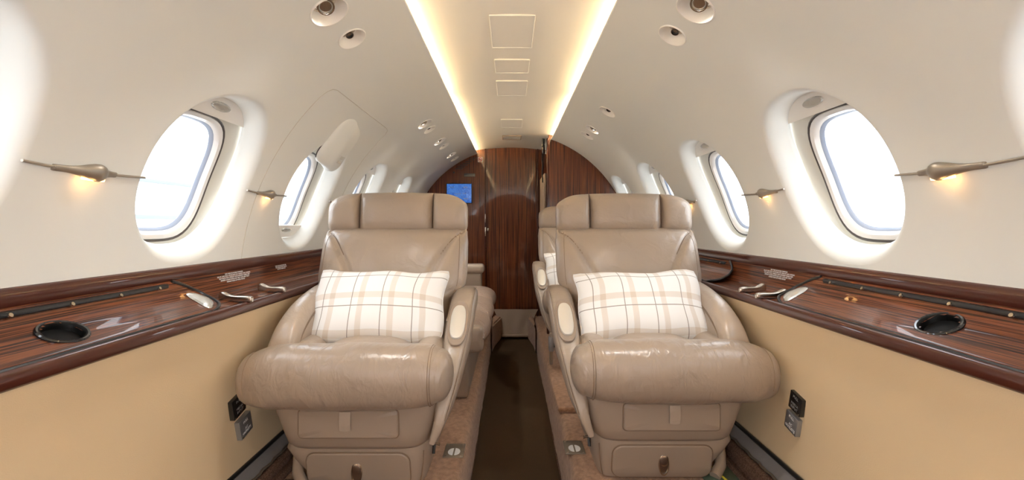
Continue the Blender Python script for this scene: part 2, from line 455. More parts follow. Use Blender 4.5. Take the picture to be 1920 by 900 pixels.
# windows
def build_window(idx, side, yc, shade_low, shade_bottom=False, detail=True):
    e = 3.2
    def pt(r_or, ang, dep):
        dc = -0.004 - 0.026*min(1, max(0, (dep-0.066)/0.022)); return cyl(side, yc + r_or*math.cos(ang), SC + dc + r_or*math.sin(ang), dep)
    def ringset(bm, st, n=64):
        rings = []
        for (a, b_, ex, dep) in st:
            rings.append([pt(sray(a, b_, ex, 2*math.pi*i/n), 2*math.pi*i/n, dep) for i in range(n)])
        rings_mesh(bm, rings, True, False)
    bm = bmesh.new(); ringset(bm, [(0.215, 0.245, 2.3, 0.074), (0.20, 0.225, 2.3, 0.068), (0.187, 0.211, 2.4, 0.069), (0.178, 0.201, 2.7, 0.078), (0.168, 0.188, 3.0, 0.086), (0.156, 0.176, e, 0.089), (0.154, 0.174, e, 0.093)])
    org = cyl(side, yc, SC, 0.07)
    wobj = struct(link('window_%d' % idx, bm, M['track_beige'], loc=org))
    bm = bmesh.new(); n = 64
    for a, b_, dep, rr in ((0.154, 0.174, 0.091, 0.0038),):
        path = [pt(sray(a, b_, e, 2*math.pi*i/n), 2*math.pi*i/n, dep) for i in range(n+1)]
        tube(bm, path, rr, 8)
    link('gasket', bm, M['gasket'], wobj)
    bm = bmesh.new(); ringset(bm, [(0.153, 0.173, e, 0.093), (0.149, 0.169, e, 0.088), (0.139, 0.159, e, 0.090), (0.131, 0.151, e, 0.101)])
    link('window_frame', bm, M['frame_white'], wobj)
    bm = bmesh.new(); ringset(bm, [(0.132, 0.152, e, 0.101), (0.1295, 0.1495, e, 0.102), (0.1235, 0.1435, e, 0.110), (0.131, 0.151, e, 0.118), (0.24, 0.27, 2.4, 0.120)])
    link('seal', bm, M['seal_blue'], wobj)
    bm = bmesh.new(); rr = []
    for q in (1.0, 0.66, 0.33, 0.02):
        rr.append([pt(sray(0.1285*q, 0.1485*q, e, 2*math.pi*i/n), 2*math.pi*i/n, 0.111) for i in range(n)])
    vs = rings_mesh(bm, rr, True, False); bm.faces.new(vs[-1])
    link('pane', bm, M['glass'], wobj)
    # sliding shade, almost fully raised (or its lower lip)
    if shade_low is not None:
        bm = bmesh.new(); K = 24; rows = []
        for j in range(7):
            q = j/6; s = shade_low + (0.212-shade_low)*q
            ss = min(abs(s)/0.214, 1); half = 0.19*(1-ss**2.3)**(1/2.3) if ss < 1 else 0.0
            rows.append([cyl(side, yc + half*(-1+2*i/K), SC + s, 0.0575) for i in range(K+1)])
        rows.insert(0, [cyl(side, yc + 0.19*(1-(abs(shade_low)/0.214)**2.3)**(1/2.3)*(-1+2*i/K), SC + shade_low, 0.0635) for i in range(K+1)])
        vs = [[bm.verts.new(p) for p in r] for r in rows]
        for a, b_ in zip(vs, vs[1:]):
            for i in range(K): bm.faces.new((a[i], a[i+1], b_[i+1], b_[i]))
        sh = link('shade', bm, M['ivory'], wobj)
        bm = bmesh.new(); sc_ = SC + shade_low + 0.032
        for q, dp in ((1, 0.0572), (0.9, 0.051), (0.6, 0.048), (0.25, 0.0475)):
            pass
        rr = [[cyl(side, yc + 0.040*q*math.cos(2*math.pi*i/24), sc_ + 0.0125*q*math.sin(2*math.pi*i/24), dp) for i in range(24)] for q, dp in ((1, 0.0575), (0.92, 0.0525), (0.6, 0.050), (0.2, 0.051))]
        vs = rings_mesh(bm, rr, True, False); bm.faces.new(vs[-1])
        link('shade_handle', bm, M['lens'], sh)
    if shade_bottom:
        bm = bmesh.new(); K = 24; vs = []
        for s, dp in ((-0.158, 0.0635), (-0.158, 0.057), (-0.172, 0.0565), (-0.19, 0.057), (-0.206, 0.058)):
            half = 0.19*(1-(abs(s)/0.214)**2.3)**(1/2.3)
            vs.append([bm.verts.new(cyl(side, yc + half*(-1+2*i/K), SC + s, dp)) for i in range(K+1)])
        for a, b_ in zip(vs, vs[1:]):
            for i in range(K): bm.faces.new((a[i], a[i+1], b_[i+1], b_[i]))
        sh = link('shade', bm, M['ivory'], wobj)
        bm = bmesh.new()
        rr = [[cyl(side, yc + 0.040*q*math.cos(2*math.pi*i/24), SC-0.176 + 0.010*q*math.sin(2*math.pi*i/24), dp) for i in range(24)] for q, dp in ((1, 0.0575), (0.92, 0.052), (0.6, 0.049), (0.2, 0.0495))]
        vs = rings_mesh(bm, rr, True, False); bm.faces.new(vs[-1])
        link('shade_handle', bm, M['lens'], sh)
    n_ = (cyl(side, yc, SC, 0) - cyl(side, yc, SC, 0.5)).normalized()
    q = (-n_).to_track_quat('Z', 'Y')   # portal faces the cabin along -Z
    pl = portal('window_daylight', cyl(side, yc, SC-0.030, 0.124), (0.29, 0.33), (0, 0, 0))
    pl.rotation_euler = (n_*-1).to_track_quat('Z', 'X').to_euler()
    return wobj

k = 1
for side, cs in ((-1, WL), (1, WR)):
    for i, yc in enumerate(cs):
        exit_w = (side == -1 and i == 3)
        build_window(k, side, yc, None if exit_w else 0.150, shade_bottom=exit_w); k += 1

# centre ceiling panel with the warm light cove
bm = bmesh.new(); rows = []
for d in (REAR, BACK, 0.5, 2.0, 3.0, DL+0.02):
    rows.append([bm.verts.new(P(-0.362+0.724*i/24, d, 0.701-0.036*((-0.362+0.724*i/24)/0.362)**2)) for i in range(25)])
for a, b_ in zip(rows, rows[1:]):
    for i in range(24): bm.faces.new((a[i], a[i+1], b_[i+1], b_[i]))
ceil = struct(link('ceiling', bm, M['liner_ceiling'], loc=P(0, 2, 0.7)))
for side, dend in ((-1, DL-0.01), (1, DR-0.01)):
    t = thing('cove_light', 'warm light strip hidden in the %s edge of the ceiling panel' % ('left' if side < 0 else 'right'), 'light', P(side*0.345, 1.5, 0.654))
    joints = [BACK, 2.35, dend]
    for a, b_ in ((BACK, 0.9), (0.9, 2.32), (2.38, dend)):
        bm = bmesh.new(); rbox(bm, P(side*0.337-0.005, a+0.004, 0.6515), P(side*0.337+0.005, b_-0.004, 0.656), 0.001, 1)
        link('light_strip', bm, M['cove'], t)

# raised access plates in the ceiling
def ceil_z(x): return 0.701-0.036*(x/0.362)**2
plates = [(1.525, 1.80, 0.1525, 'large square hatch plate nearest in the ceiling panel'),
          (1.934, 2.10, 0.148, 'small oblong hatch plate second along the ceiling panel'),
          (2.22, 2.47, 0.152, 'square hatch plate third along the ceiling panel'),
          (3.03, 3.28, 0.142, 'pale hatch plate fourth along the ceiling near the door'),
          (3.58, 3.735, 0.145, 'dark rimmed oblong plate in the ceiling just before the door')]
for i, (a, b_, wd, lab) in enumerate(plates):
    o = thing('ceiling_hatch', lab, 'hatch', P(0, (a+b_)/2, 0.70), 'hatch plates along the ceiling panel')
    bm = bmesh.new(); nx = 8; g = []
    cx = (0.004 if i < 4 else 0.006)
    for (dd, off) in ((a, 0.0), (a, 0.0035), (b_, 0.0035), (b_, 0.0)):
        g.append([bm.verts.new(P(cx-wd/2+wd*j/nx, dd, ceil_z(cx-wd/2+wd*j/nx)-off)) for j in range(nx+1)])
    for r0, r1 in zip(g, g[1:]):
        for j in range(nx): bm.faces.new((r0[j], r0[j+1], r1[j+1], r1[j]))
    for j in (0, nx): bm.faces.new([r[j] for r in g])
    link('plate', bm, M['liner_ceiling'], o, smooth=False)
    bm = bmesh.new()
    for p, q in (((-1, 0), (1, 0)), ((-1, 1), (1, 1)), ((-1, 0), (-1, 1)), ((1, 0), (1, 1))):
        A = P(cx+p[0]*wd/2, a+(b_-a)*p[1], ceil_z(wd/2)-0.0032); B = P(cx+q[0]*wd/2, a+(b_-a)*q[1], ceil_z(wd/2)-0.0032)
        tube(bm, [A, B], 0.0012 if i < 4 else 0.004, 6)
    link('rim', bm, M['liner'] if i < 4 else M['leather_dark'], o)

# ------------------------------------------------------------------ side ledges, lower walls, floor
LEDGE = [(0.912, -0.117), (0.908, -0.113), (0.901, -0.116), (0.897, -0.142), (0.902, -0.147), (0.902, -0.150)]
LEDGE2 = [(0.902, -0.148), (0.890, -0.19), (0.872, -0.216), (0.862, -0.222), (0.795, -0.232)]
RAIL = [(0.795, -0.232), (0.790, -0.2275), (0.780, -0.2275), (0.775, -0.232), (0.774, -0.250), (0.778, -0.257), (0.79, -0.258)]
for side in (-1, 1):
    nm = 'left' if side < 0 else 'right'; dend = DL if side < 0 else DR
    bm = bmesh.new(); extrude_profile(bm, LEDGE, BACK, dend, side, 8)
    struct(link('trim_%d' % (1 if side < 0 else 2), bm, M['wood_edge'], loc=P(side*0.9, 1.5, -0.13), angle=60))
    bm = bmesh.new(); extrude_profile(bm, LEDGE2, BACK, dend, side, 8)
    struct(link('trim_%d' % (3 if side < 0 else 4), bm, M['wood'], loc=P(side*0.87, 1.5, -0.2), angle=60))
    bm = bmesh.new(); extrude_profile(bm, RAIL, BACK, dend, side, 8)
    struct(link('trim_%d' % (5 if side < 0 else 6), bm, M['wood_edge'], loc=P(side*0.78, 1.5, -0.24), angle=60))
    low = [(0.784, -0.256), (0.797, -0.30), (0.815, -0.37), (0.828, -0.46), (0.834, -0.56), (0.834, -0.66), (0.826, -0.765)]
    low = [(a, b_) for a, b_ in catmull(low, 4)]
    bm = bmesh.new(); extrude_profile(bm, low, BACK, dend, side, 4)
    struct(link('wall_lower_%s' % nm, bm, M['tan'], loc=P(side*0.83, 1.5, -0.5)))
    # outer skin so that nothing shows through around the ledge
    bm = bmesh.new(); extrude_profile(bm, [(0.93, -0.10), (0.93, -0.25), (0.87, -0.45), (0.87, -0.85)], BACK, DL+0.05, side, 2)
    struct(link('wall_outer_%s' % nm, bm, M['track_beige'], loc=P(side*0.93, 1.5, -0.5)))

# floor: two raised carpeted sides and the dropped aisle
AL, ARt = -0.160, 0.203
FZ, AZ = -0.82, -1.01
def side_floor(side, xa, name):
    bm = bmesh.new()
    prof = [(xa, AZ-0.01), (xa, AZ), (xa+side*0.002, FZ-0.07), (xa+side*0.006, FZ-0.025), (xa+side*0.014, FZ-0.008), (xa+side*0.028, FZ), (side*0.5, FZ), (side*0.865, FZ)]
    rings = [[P(u, d, z) for u, z in prof] for d in [REAR+(DL+0.02-REAR)*i/60 for i in range(61)]]
    vs = [[bm.verts.new(p + Vector((0.003*math.sin(p.y*23+p.z*9), 0, 0)) if 0 < k < 5 else p) for k, p in enumerate(r)] for r in rings]
    for a, b_ in zip(vs, vs[1:]):
        for i in range(len(prof)-1): bm.faces.new((a[i], a[i+1], b_[i+1], b_[i]))
    return struct(link(name, bm, M['carpet'], loc=P(side*0.4, 1.5, FZ)))
side_floor(-1, AL, 'floor_left'); side_floor(1, ARt, 'floor_right')
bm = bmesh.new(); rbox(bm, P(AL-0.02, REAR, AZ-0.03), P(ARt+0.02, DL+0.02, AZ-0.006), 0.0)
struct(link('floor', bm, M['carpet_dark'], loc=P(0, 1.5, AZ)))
# runner
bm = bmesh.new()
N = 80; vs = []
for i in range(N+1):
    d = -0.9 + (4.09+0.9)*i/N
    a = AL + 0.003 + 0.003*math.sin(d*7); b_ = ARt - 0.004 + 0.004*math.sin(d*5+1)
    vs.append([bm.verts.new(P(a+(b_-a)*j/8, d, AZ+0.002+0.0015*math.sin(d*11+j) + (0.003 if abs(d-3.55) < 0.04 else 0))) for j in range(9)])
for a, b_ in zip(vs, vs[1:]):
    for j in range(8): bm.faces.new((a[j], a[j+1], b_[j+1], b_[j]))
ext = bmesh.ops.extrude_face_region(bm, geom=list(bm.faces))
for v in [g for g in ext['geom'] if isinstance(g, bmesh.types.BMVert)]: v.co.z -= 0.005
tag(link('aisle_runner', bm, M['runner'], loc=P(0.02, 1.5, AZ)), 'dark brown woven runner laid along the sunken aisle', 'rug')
# carpeted cheeks at the aisle's far end
for side, x0, x1 in ((-1, AL, -0.085), (1, ARt, 0.150)):
    bm = bmesh.new()
    prism(bm, [P(x0-0.01*(-side)*-1, 3.60, AZ), P(x0+(x1-x0)*0.35, 3.78, AZ), P(x1, 4.05, AZ), P(x1, 4.13, AZ), P(x0, 4.13, AZ)], Vector((0, 0, 0.20)), 0.012)
    struct(link('floor_cheek_%s' % ('left' if side < 0 else 'right'), bm, M['carpet'], loc=P(x0, 4, AZ)))
# leather cover hanging over the step below the far door
bm = bmesh.new(); rows = []
for j in range(9):
    q = j/8; z = -0.752 - 0.235*q
    xl = -0.155 + 0.075*min(1, q*1.1)**0.8; xr = 0.242 - 0.088*min(1, q*1.1)**0.8
    rows.append([P(xl+(xr-xl)*i/12, 4.085 - 0.045*q + 0.004*math.sin(i*1.3+q*3), z) for i in range(13)])
vs = [[bm.verts.new(p) for p in r] for r in rows]
for a, b_ in zip(vs, vs[1:]):
    for i in range(12): bm.faces.new((a[i], a[i+1], b_[i+1], b_[i]))
ext = bmesh.ops.extrude_face_region(bm, geom=list(bm.faces))
for v in [g for g in ext['geom'] if isinstance(g, bmesh.types.BMVert)]: v.co.y += 0.012
so = thing('step_cover', 'grey beige leather flap over the step below the far wooden door', 'step cover', P(0.04, 4.06, -0.99))
link('flap', bm, M['leather_dark'], so)
bm = bmesh.new(); rbox(bm, P(-0.08, 4.028, -0.985), P(0.155, 4.046, -0.965), 0.006); link('hem', bm, M['leather_dark'], so)

# wall foot tracks (black rail, grey track, carpet edge)
for side in (-1, 1):
    nm = 'left' if side < 0 else 'right'
    dzt = 0.018 if side < 0 else 0.040
    t = thing('wall_track', 'dark rail and corrugated grey metal strip along the foot of the %s wall' % nm, 'rail', P(side*0.82, 1.4, FZ))
    bm = bmesh.new(); tube(bm, [P(side*0.823, d, -0.765+dzt) for d in (BACK, 1, 2, 3.4)], 0.007, 10); link('rail', bm, M['black'], t)
    bm = bmesh.new(); vs = []
    for i in range(521):
        d = BACK + 4.6*i/520; wv = 0.0018*math.sin(d*240)
        vs.append([bm.verts.new(P(side*u, d, z + dzt + (wv if 0 < k < 3 else 0))) for k, (u, z) in enumerate(((0.824, -0.770), (0.815, -0.782), (0.803, -0.796), (0.797, -0.804)))])
    for a, b_ in zip(vs, vs[1:]):
        for j in range(3): bm.faces.new((a[j], a[j+1], b_[j+1], b_[j]))
    link('metal_strip', bm, M['grey_metal'], t)
    bm = bmesh.new(); tube(bm, [P(side*(0.793+0.0025*math.sin(d*0.6*70)), BACK+4.6*d/200, -0.803+dzt+0.002*math.cos(d*1.9)) for d in range(201)], 0.0045, 6)
    link('cord_edge', bm, M['grey_plate'], t)
    bm = bmesh.new(); tube(bm, [P(side*0.777, d, -0.812+dzt) for d in (BACK, 1, 2, 3.4)], 0.012, 10)
    rbox(bm, P(side*0.80, BACK, -0.822), P(side*0.760, 3.4, -0.808+dzt), 0.006)
    tube(bm, [P(side*0.742, d, -0.816) for d in (BACK, 1, 2, 3.4)], 0.012, 10)
    rbox(bm, P(side*0.742, BACK, -0.825), P(side*0.777, 3.4, -0.808), 0.002)
    link('carpet_edge', bm, M['carpet_dark'], t)
    # brown carpet panel on the raised floor in front of the seats
    bm = bmesh.new(); rbox(bm, P(side*0.34, -0.9, FZ-0.004), P(side*0.725, 1.40 if side > 0 else 1.47, FZ+0.008), 0.006)
    tag(link('floor_mat', bm, M['carpet_dark'], loc=P(side*0.5, 0.5, FZ)), 'brown carpet piece on the floor in front of the %s seat' % nm, 'carpet')
bm = bmesh.new(); rbox(bm, P(0.62, 1.415, FZ), P(0.735, 1.55, FZ+0.006), 0.002); 
gm = link('floor_fitting', bm, M['green_metal'], loc=P(0.67, 1.47, FZ)); tag(gm, 'exposed green metal floor fitting beside the right seat base', 'fitting')
bm = bmesh.new(); tube(bm, [P(0.69, 1.43, FZ+0.009), P(0.68, 1.47, FZ+0.012), P(0.672, 1.54, FZ+0.009)], 0.0035, 6); link('yellow_strip', bm, mat('yellow_paint', (0.6, 0.5, 0.05)), gm)

# ------------------------------------------------------------------ far bulkhead, door, partition
def arc_poly(x0, x1, d, r=0.925, zlow=-1.03, n=30, ztop=None):
    pts = []
    for i in range(n+1):
        x = x0 + (x1-x0)*i/n
        z = ZC + math.sqrt(max(0, r*r-x*x))
        if abs(x) < 0.40: z = max(z, 0.735)
        pts.append(P(x, d, z))
    return [P(x0, d, zlow)] + pts + [P(x1, d, zlow)]
bm = bmesh.new(); prism(bm, arc_poly(-0.922, -0.232, DL, 0.93, -0.86), Vector((0, 0.03, 0)))
struct(link('wall_far_left', bm, M['wood_v'], loc=P(-0.5, DL, 0), smooth=False))
bm = bmesh.new(); prism(bm, arc_poly(0.243, 0.922, DL, 0.93, -0.86), Vector((0, 0.03, 0)))
struct(link('wall_far_right', bm, M['wood_v'], loc=P(0.5, DL, 0), smooth=False))
bm = bmesh.new(); prism(bm, arc_poly(-0.93, 0.93, REAR, 0.93, -1.05), Vector((0, -0.03, 0)))
struct(link('wall_rear', bm, M['wood_v'], loc=P(0, REAR, 0), smooth=False))
bm = bmesh.new()
for sd_ in (-1, 1):
    rows = []
    for d in (REAR, BACK): rows.append([bm.verts.new(P(sd_*(R*math.cos(t)+0.002), d, ZC+R*math.sin(t))) for t in [math.radians(36+(70.5-36)*i/14) for i in range(15)]])
    for i in range(14): bm.faces.new((rows[0][i], rows[1][i], rows[1][i+1], rows[0][i+1]))
struct(link('ceiling_side', bm, M['liner'], loc=P(0, -1.5, 0.5)))
# door leaf
bm = bmesh.new(); prism(bm, arc_poly(-0.226, 0.236, DL+0.012, 0.925, -1.06), Vector((0, 0.035, 0)), 0.0)
door = struct(link('door_1', bm, M['wood_v'], loc=P(0, DL, -0.2), smooth=False))
bm = bmesh.new()
for x in (-0.2315, 0.241): rbox(bm, P(x-0.006, DL-0.012, -0.86), P(x+0.006, DL+0.02, 0.71), 0.004)
link('door_frame', bm, M['wood_edge'], door)
bm = bmesh.new(); rbox(bm, P(-0.234, DL-0.020, -0.10), P(-0.224, DL-0.010, -0.02), 0.002); rbox(bm, P(-0.216, DL-0.004, -0.055), P(-0.200, DL+0.014, -0.028), 0.003)
rbox(bm, P(-0.234, DL-0.018, 0.02), P(-0.228, DL-0.010, 0.10), 0.002)
link('door_latch', bm, M['nickel'], door)
bm = bmesh.new(); rbox(bm, P(-0.16, DL-0.004, 0.672), P(0.0, DL+0.014, 0.680), 0.002); 
# curtain-like pleated folding panel and fittings between door and partition
bm = bmesh.new(); rows = []
for d_ in (0,):
    for j in range(2):
        z = -0.6 + 1.0*j
        rows.append([P(0.256 + 0.010*(i % 2), 3.55 + 0.5*i/26, z) for i in range(27)])
vs = [[bm.verts.new(p) for p in r] for r in rows]
for i in range(26): bm.faces.new((vs[0][i], vs[0][i+1], vs[1][i+1], vs[1][i]))
ext = bmesh.ops.extrude_face_region(bm, geom=list(bm.faces))
for v in [g for g in ext['geom'] if isinstance(g, bmesh.types.BMVert)]: v.co.x += 0.012
tag(link('pleated_panel', bm, M['curtain'], loc=P(0.26, 3.8, 0), smooth=False), 'beige pleated folding panel stacked between far door and right partition', 'curtain')
t = thing('call_handset', 'dark handset and latch fittings high between the far door and right partition', 'handset', P(0.262, 3.75, 0.6))
bm = bmesh.new(); rbox(bm, P(0.245, 3.62, 0.56), P(0.268, 3.70, 0.70), 0.006); link('body', bm, M['black_gloss'], t)
bm = bmesh.new(); tube(bm, [P(0.252, 3.66+0.02*math.sin(i), 0.56-0.02*i) for i in range(12)], 0.007, 8); link('cord', bm, M['black'], t)
bm = bmesh.new(); rbox(bm, P(0.243, 3.61, 0.62), P(0.250, 3.63, 0.68), 0.003); link('clip', bm, M['nickel'], t)
bm = bmesh.new(); prism(bm, arc_poly(0.283, 0.905, DR, 0.917, -0.82), Vector((0, 0.04, 0)))
part = struct(link('wall_partition', bm, M['wood_v'], loc=P(0.6, DR, 0), smooth=False))
bm = bmesh.new(); rbox(bm, P(0.270, DR-0.006, -0.82), P(0.284, DR+0.048, 0.655), 0.006, 3); link('edge_post', bm, M['wood_edge'], part)
# ceiling edge board over partition
# monitor etc. on the far left bulkhead
t = thing('wall_monitor', 'small blue map screen set in the far wooden wall left of the door', 'monitor', P(-0.466, DL-0.01, 0.20))
bm = bmesh.new(); rbox(bm, P(-0.583, DL-0.012, 0.195), P(-0.350, DL+0.006, 0.376), 0.004); link('bezel', bm, M['black_gloss'], t)
bm = bmesh.new(); rbox(bm, P(-0.577, DL-0.0135, 0.201), P(-0.356, DL-0.010, 0.370), 0.001); scr = link('screen', bm, M['screen'], t)
for x, z in ((-0.53, 0.338), (-0.41, 0.338), (-0.405, 0.235)):
    bm = bmesh.new(); text_mesh(bm, 'WX', 0.022, frame(P(x, DL-0.0145, z), (1, 0, 0), (0, 0, 1), (0, -1, 0)))
    link('screen_text', bm, M['text_grey'], scr)
bm = bmesh.new(); text_mesh(bm, 'Istanbul   TUR', 0.018, frame(P(-0.455, DL-0.0145, 0.283), (1, 0, 0), (0, 0, 1), (0, -1, 0)))
link('screen_text', bm, M['text_grey'], scr)
t = thing('speaker_grille', 'staggered dark vent slots high on the far wooden wall', 'vent', P(-0.42, DL-0.004, 0.55))
bm = bmesh.new()
for i in range(7): rbox(bm, P(-0.505+0.023*i, DL-0.004, 0.505+0.016*i), P(-0.435+0.021*i, DL+0.004, 0.512+0.016*i), 0.001)
link('slots', bm, M['black'], t)
bm = bmesh.new(); rbox(bm, P(-0.424, DL-0.008, 0.436), P(-0.322, DL+0.004, 0.466), 0.004); o = link('display_unit', bm, mat('dim_display', (0.10, 0.11, 0.11), 0.25, coat=0.5), loc=P(-0.37, DL-0.004, 0.45))
tag(o, 'small grey display strip above the blue screen on the far wall', 'display')
bm = bmesh.new()
rr = [[P(-0.516+r_*math.cos(a*math.pi/6), DL-dd, 0.475+r_*math.sin(a*math.pi/6)) for a in range(12)] for r_, dd in ((0.009, -0.003), (0.009, 0.004), (0.006, 0.006), (0.002, 0.003))]
rings_mesh(bm, rr); o = link('wall_jack', bm, M['black'], loc=P(-0.516, DL-0.003, 0.475)); tag(o, 'tiny round black hole left of the grey display strip', 'socket')
t = thing('no_smoking_sign', 'small white no smoking sign with red ring beside the far door', 'sign', P(-0.277, DL-0.004, 0.57))
bm = bmesh.new(); rbox(bm, P(-0.299, DL-0.005, 0.568), P(-0.255, DL+0.003, 0.612), 0.001); link('plate', bm, M['paper'], t)
bm = bmesh.new(); tube(bm, [P(-0.277+0.016*math.cos(a*math.pi/12), DL-0.006, 0.590+0.016*math.sin(a*math.pi/12)) for a in range(25)], 0.0022, 6)
tube(bm, [P(-0.288, DL-0.0065, 0.601), P(-0.266, DL-0.0065, 0.579)], 0.0022, 6); link('prohibition_ring', bm, M['red'], t)
bm = bmesh.new(); rbox(bm, P(-0.288, DL-0.0058, 0.587), P(-0.266, DL-0.004, 0.592), 0.0005); link('cigarette', bm, M['dark_print'], t)

# ------------------------------------------------------------------ emergency exit hatch trim on the left wall
def wall_strip(bm, side, pts, r, dep):
    tube(bm, [cyl(side, d, s, dep) for d, s in pts], r, 6)
def s_of_z(z): return R*math.asin((z-ZC)/R)
bm = bmesh.new()
sa, sb = S0+0.002, R*math.atan2(0.688, 0.603)
lo_d, hi_d = 1.545, 2.28
pts = [(lo_d, sa + (sb-0.05-sa)*i/20) for i in range(21)] + [(lo_d+0.007, sb-0.025), (lo_d+0.022, sb-0.007), (lo_d+0.05, sb)]
pts += [(lo_d+0.05+(hi_d-lo_d-0.10)*i/12, sb) for i in range(1, 13)] + [(hi_d-0.02, sb-0.007), (hi_d-0.004, sb-0.03)] + [(hi_d, sb-0.05-(sb-0.05-sa)*i/20) for i in range(21)]
wall_strip(bm, -1, pts, 0.0014, 0.0002)
o = link('trim_7', bm, M['track_beige'], loc=cyl(-1, 1.9, SC, 0)); struct(o)
# moulded handle cover over the exit window
t = thing('exit_handle_cover', 'moulded cream handle cover bulging above the second left window', 'cover', cyl(-1, 1.97, SC+0.25, 0))
bm = bmesh.new(); rings = []
keys = [(-0.118, 0.04, 0.006), (-0.112, 0.090, 0.022), (-0.085, 0.120, 0.032), (-0.04, 0.122, 0.033), (0.0, 0.118, 0.034), (0.05, 0.118, 0.030), (0.085, 0.108, 0.022), (0.105, 0.080, 0.012), (0.117, 0.025, 0.001)]
cs_, cd_ = SC+0.238, 1.93
for (q, hw, ht) in catmull(keys, 4):
    ring = []
    for i in range(25):
        a = math.pi*i/24
        ridge = 1.0 + 0.25*math.exp(-((math.cos(a)-0.25)/0.3)**2)
        ring.append(cyl(-1, cd_ - hw*math.cos(a), cs_ + q + 0.012*math.cos(a), -ht*(math.sin(a)**0.7)*ridge + 0.004))
    rings.append(ring)
vs = [[bm.verts.new(p) for p in r] for r in rings]
for a, b_ in zip(vs, vs[1:]):
    for i in range(24): bm.faces.new((a[i], a[i+1], b_[i+1], b_[i]))
bm.faces.new(vs[0]); bm.faces.new(vs[-1])
cv = link('cover', bm, M['liner'], t)
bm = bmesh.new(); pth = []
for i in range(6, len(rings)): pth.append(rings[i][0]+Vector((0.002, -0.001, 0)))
tube(bm, [Vector(p) for p in pth], 0.0022, 6); link('shadow_gap', bm, M['gasket'], t)  # dark tube painted in as the shadow along the cover's near edge
bm = bmesh.new()
O = cyl(-1, cd_+0.02, cs_-0.055, -0.0385); nrm = (cyl(-1, 0, cs_-0.09, -1) - cyl(-1, 0, cs_-0.09, 0)).normalized()
up = (cyl(-1, 0, cs_+0.1, 0) - cyl(-1, 0, cs_-0.1, 0)).normalized(); xx = up.cross(nrm)
text_mesh(bm, 'EXIT\nPULL', 0.020, frame(O, xx, up, nrm), extr=0.0006)
link('embossed_text', bm, M['track_beige'], t)

# ------------------------------------------------------------------ reading lamps and air vents in the side panels
def wall_frame(side, d, s):
    O = cyl(side, d, s, 0); nrm = (cyl(side, d, s, -1) - O).normalized()
    up = (cyl(side, d, s+0.01, 0) - cyl(side, d, s-0.01, 0)).normalized(); xx = Vector((0, 1, 0))
    return O, xx, up, nrm
def dish(side, d, s, rad, kind, label, group):
    O, xx, up, nn = wall_frame(side, d, s)
    t = thing('reading_light' if kind == 'light' else 'air_vent', label, 'light' if kind == 'light' else 'vent', O, group)
    def ring(r_, h, off=0.0, n=36, ax=DAX):
        return [O + xx*(r_*ax*math.cos(2*math.pi*i/n)+off) + up*(r_*math.sin(2*math.pi*i/n)) + nn*h for i in range(n)]
    bm = bmesh.new()
    rings = [ring(1.09*rad, 0.0006), ring(1.07*rad, 0.0032), ring(1.01*rad, 0.0036), ring(0.985*rad, 0.000), ring(0.93*rad, -0.009), ring(0.84*rad, -0.019), ring(0.70*rad, -0.027), ring(0.55*rad, -0.029), ring(0.1*rad, -0.029)]
    vs = rings_mesh(bm, rings, True, False); bm.faces.new(vs[-1]); link('dish', bm, M['ivory'], t)
    off = -0.05*rad          # metal barrel sits towards the far edge
    def disc(bm, r_, h0, h1, o_, tilt=0.0, n=24, inner=None):
        ax_n = (nn + xx*(-tilt)).normalized(); sx = (xx - ax_n*xx.dot(ax_n)).normalized(); sy = ax_n.cross(sx)
        c0 = O - nn*0.029 + xx*o_ + ax_n*h0; c1 = O - nn*0.029 + xx*o_ + ax_n*h1
        rg = [[c + sx*r2*math.cos(2*math.pi*i/n) + sy*r2*math.sin(2*math.pi*i/n) for i in range(n)] for c, r2 in ((c0, r_), (c1, r_), (c1, r_*0.86), (c1 - ax_n*0.004, r_*(inner or 0.8)))]
        vs = rings_mesh(bm, rg, True, False); return vs, ax_n, c1
    bm = bmesh.new(); 
    if kind == 'light':
        vs, ax_n, c1 = disc(bm, 0.68*rad, -0.004, 0.004, off*0.9); bm.faces.new(vs[-1]); link('bezel', bm, M['nickel'], t)
        bm = bmesh.new(); vs, ax_n, c1 = disc(bm, 0.46*rad, 0.004, 0.024, off*0.5, 0.45); bm.faces.new(vs[-1]); br = link('barrel', bm, M['nickel'], t)
        l = bpy.data.lights.new('reading_beam', 'SPOT'); l.energy = READ_W; l.color = (1, 0.97, 0.93); l.spot_size = math.radians(110); l.spot_blend = 1.0; l.shadow_soft_size = 0.03
        lo = bpy.data.objects.new('reading_beam', l); C.objects.link(lo); lo.location = O + nn*0.005
        lo.rotation_euler = (Vector((side*0.10, 0.0, -1))*-1).to_track_quat('Z', 'Y').to_euler()
        bm = bmesh.new(); vs, ax_n, c1 = disc(bm, 0.37*rad, 0.018, 0.0225, off*0.5, 0.45); bm.faces.new(vs[-1]); link('lens', bm, M['lens'], br)
    else:
        vs, ax_n, c1 = disc(bm, 0.66*rad, -0.004, 0.004, off*0.9); bm.faces.new(vs[-1]); link('bezel', bm, M['nickel'], t)
        bm = bmesh.new(); vs, ax_n, c1 = disc(bm, 0.30*rad, 0.002, 0.024, off*0.7, 0.35); bm.faces.new(vs[-1]); br = link('nozzle', bm, M['nickel'], t)
        bm = bmesh.new(); vs, ax_n, c1 = disc(bm, 0.22*rad, 0.016, 0.0232, off*0.7, 0.35); bm.faces.new(vs[-1]); link('nozzle_hole', bm, M['black'], br)
    return t
gl, gr = 'lamps and vents in the left side panel', 'lamps and vents in the right side panel'
dish(-1, 1.205, SD, 0.049, 'light', 'large round reading light nearest on the left side panel', gl)
dish(-1, 1.378, SD, 0.041, 'vent', 'round air vent with metal nozzle beside the nearest left reading light', gl)
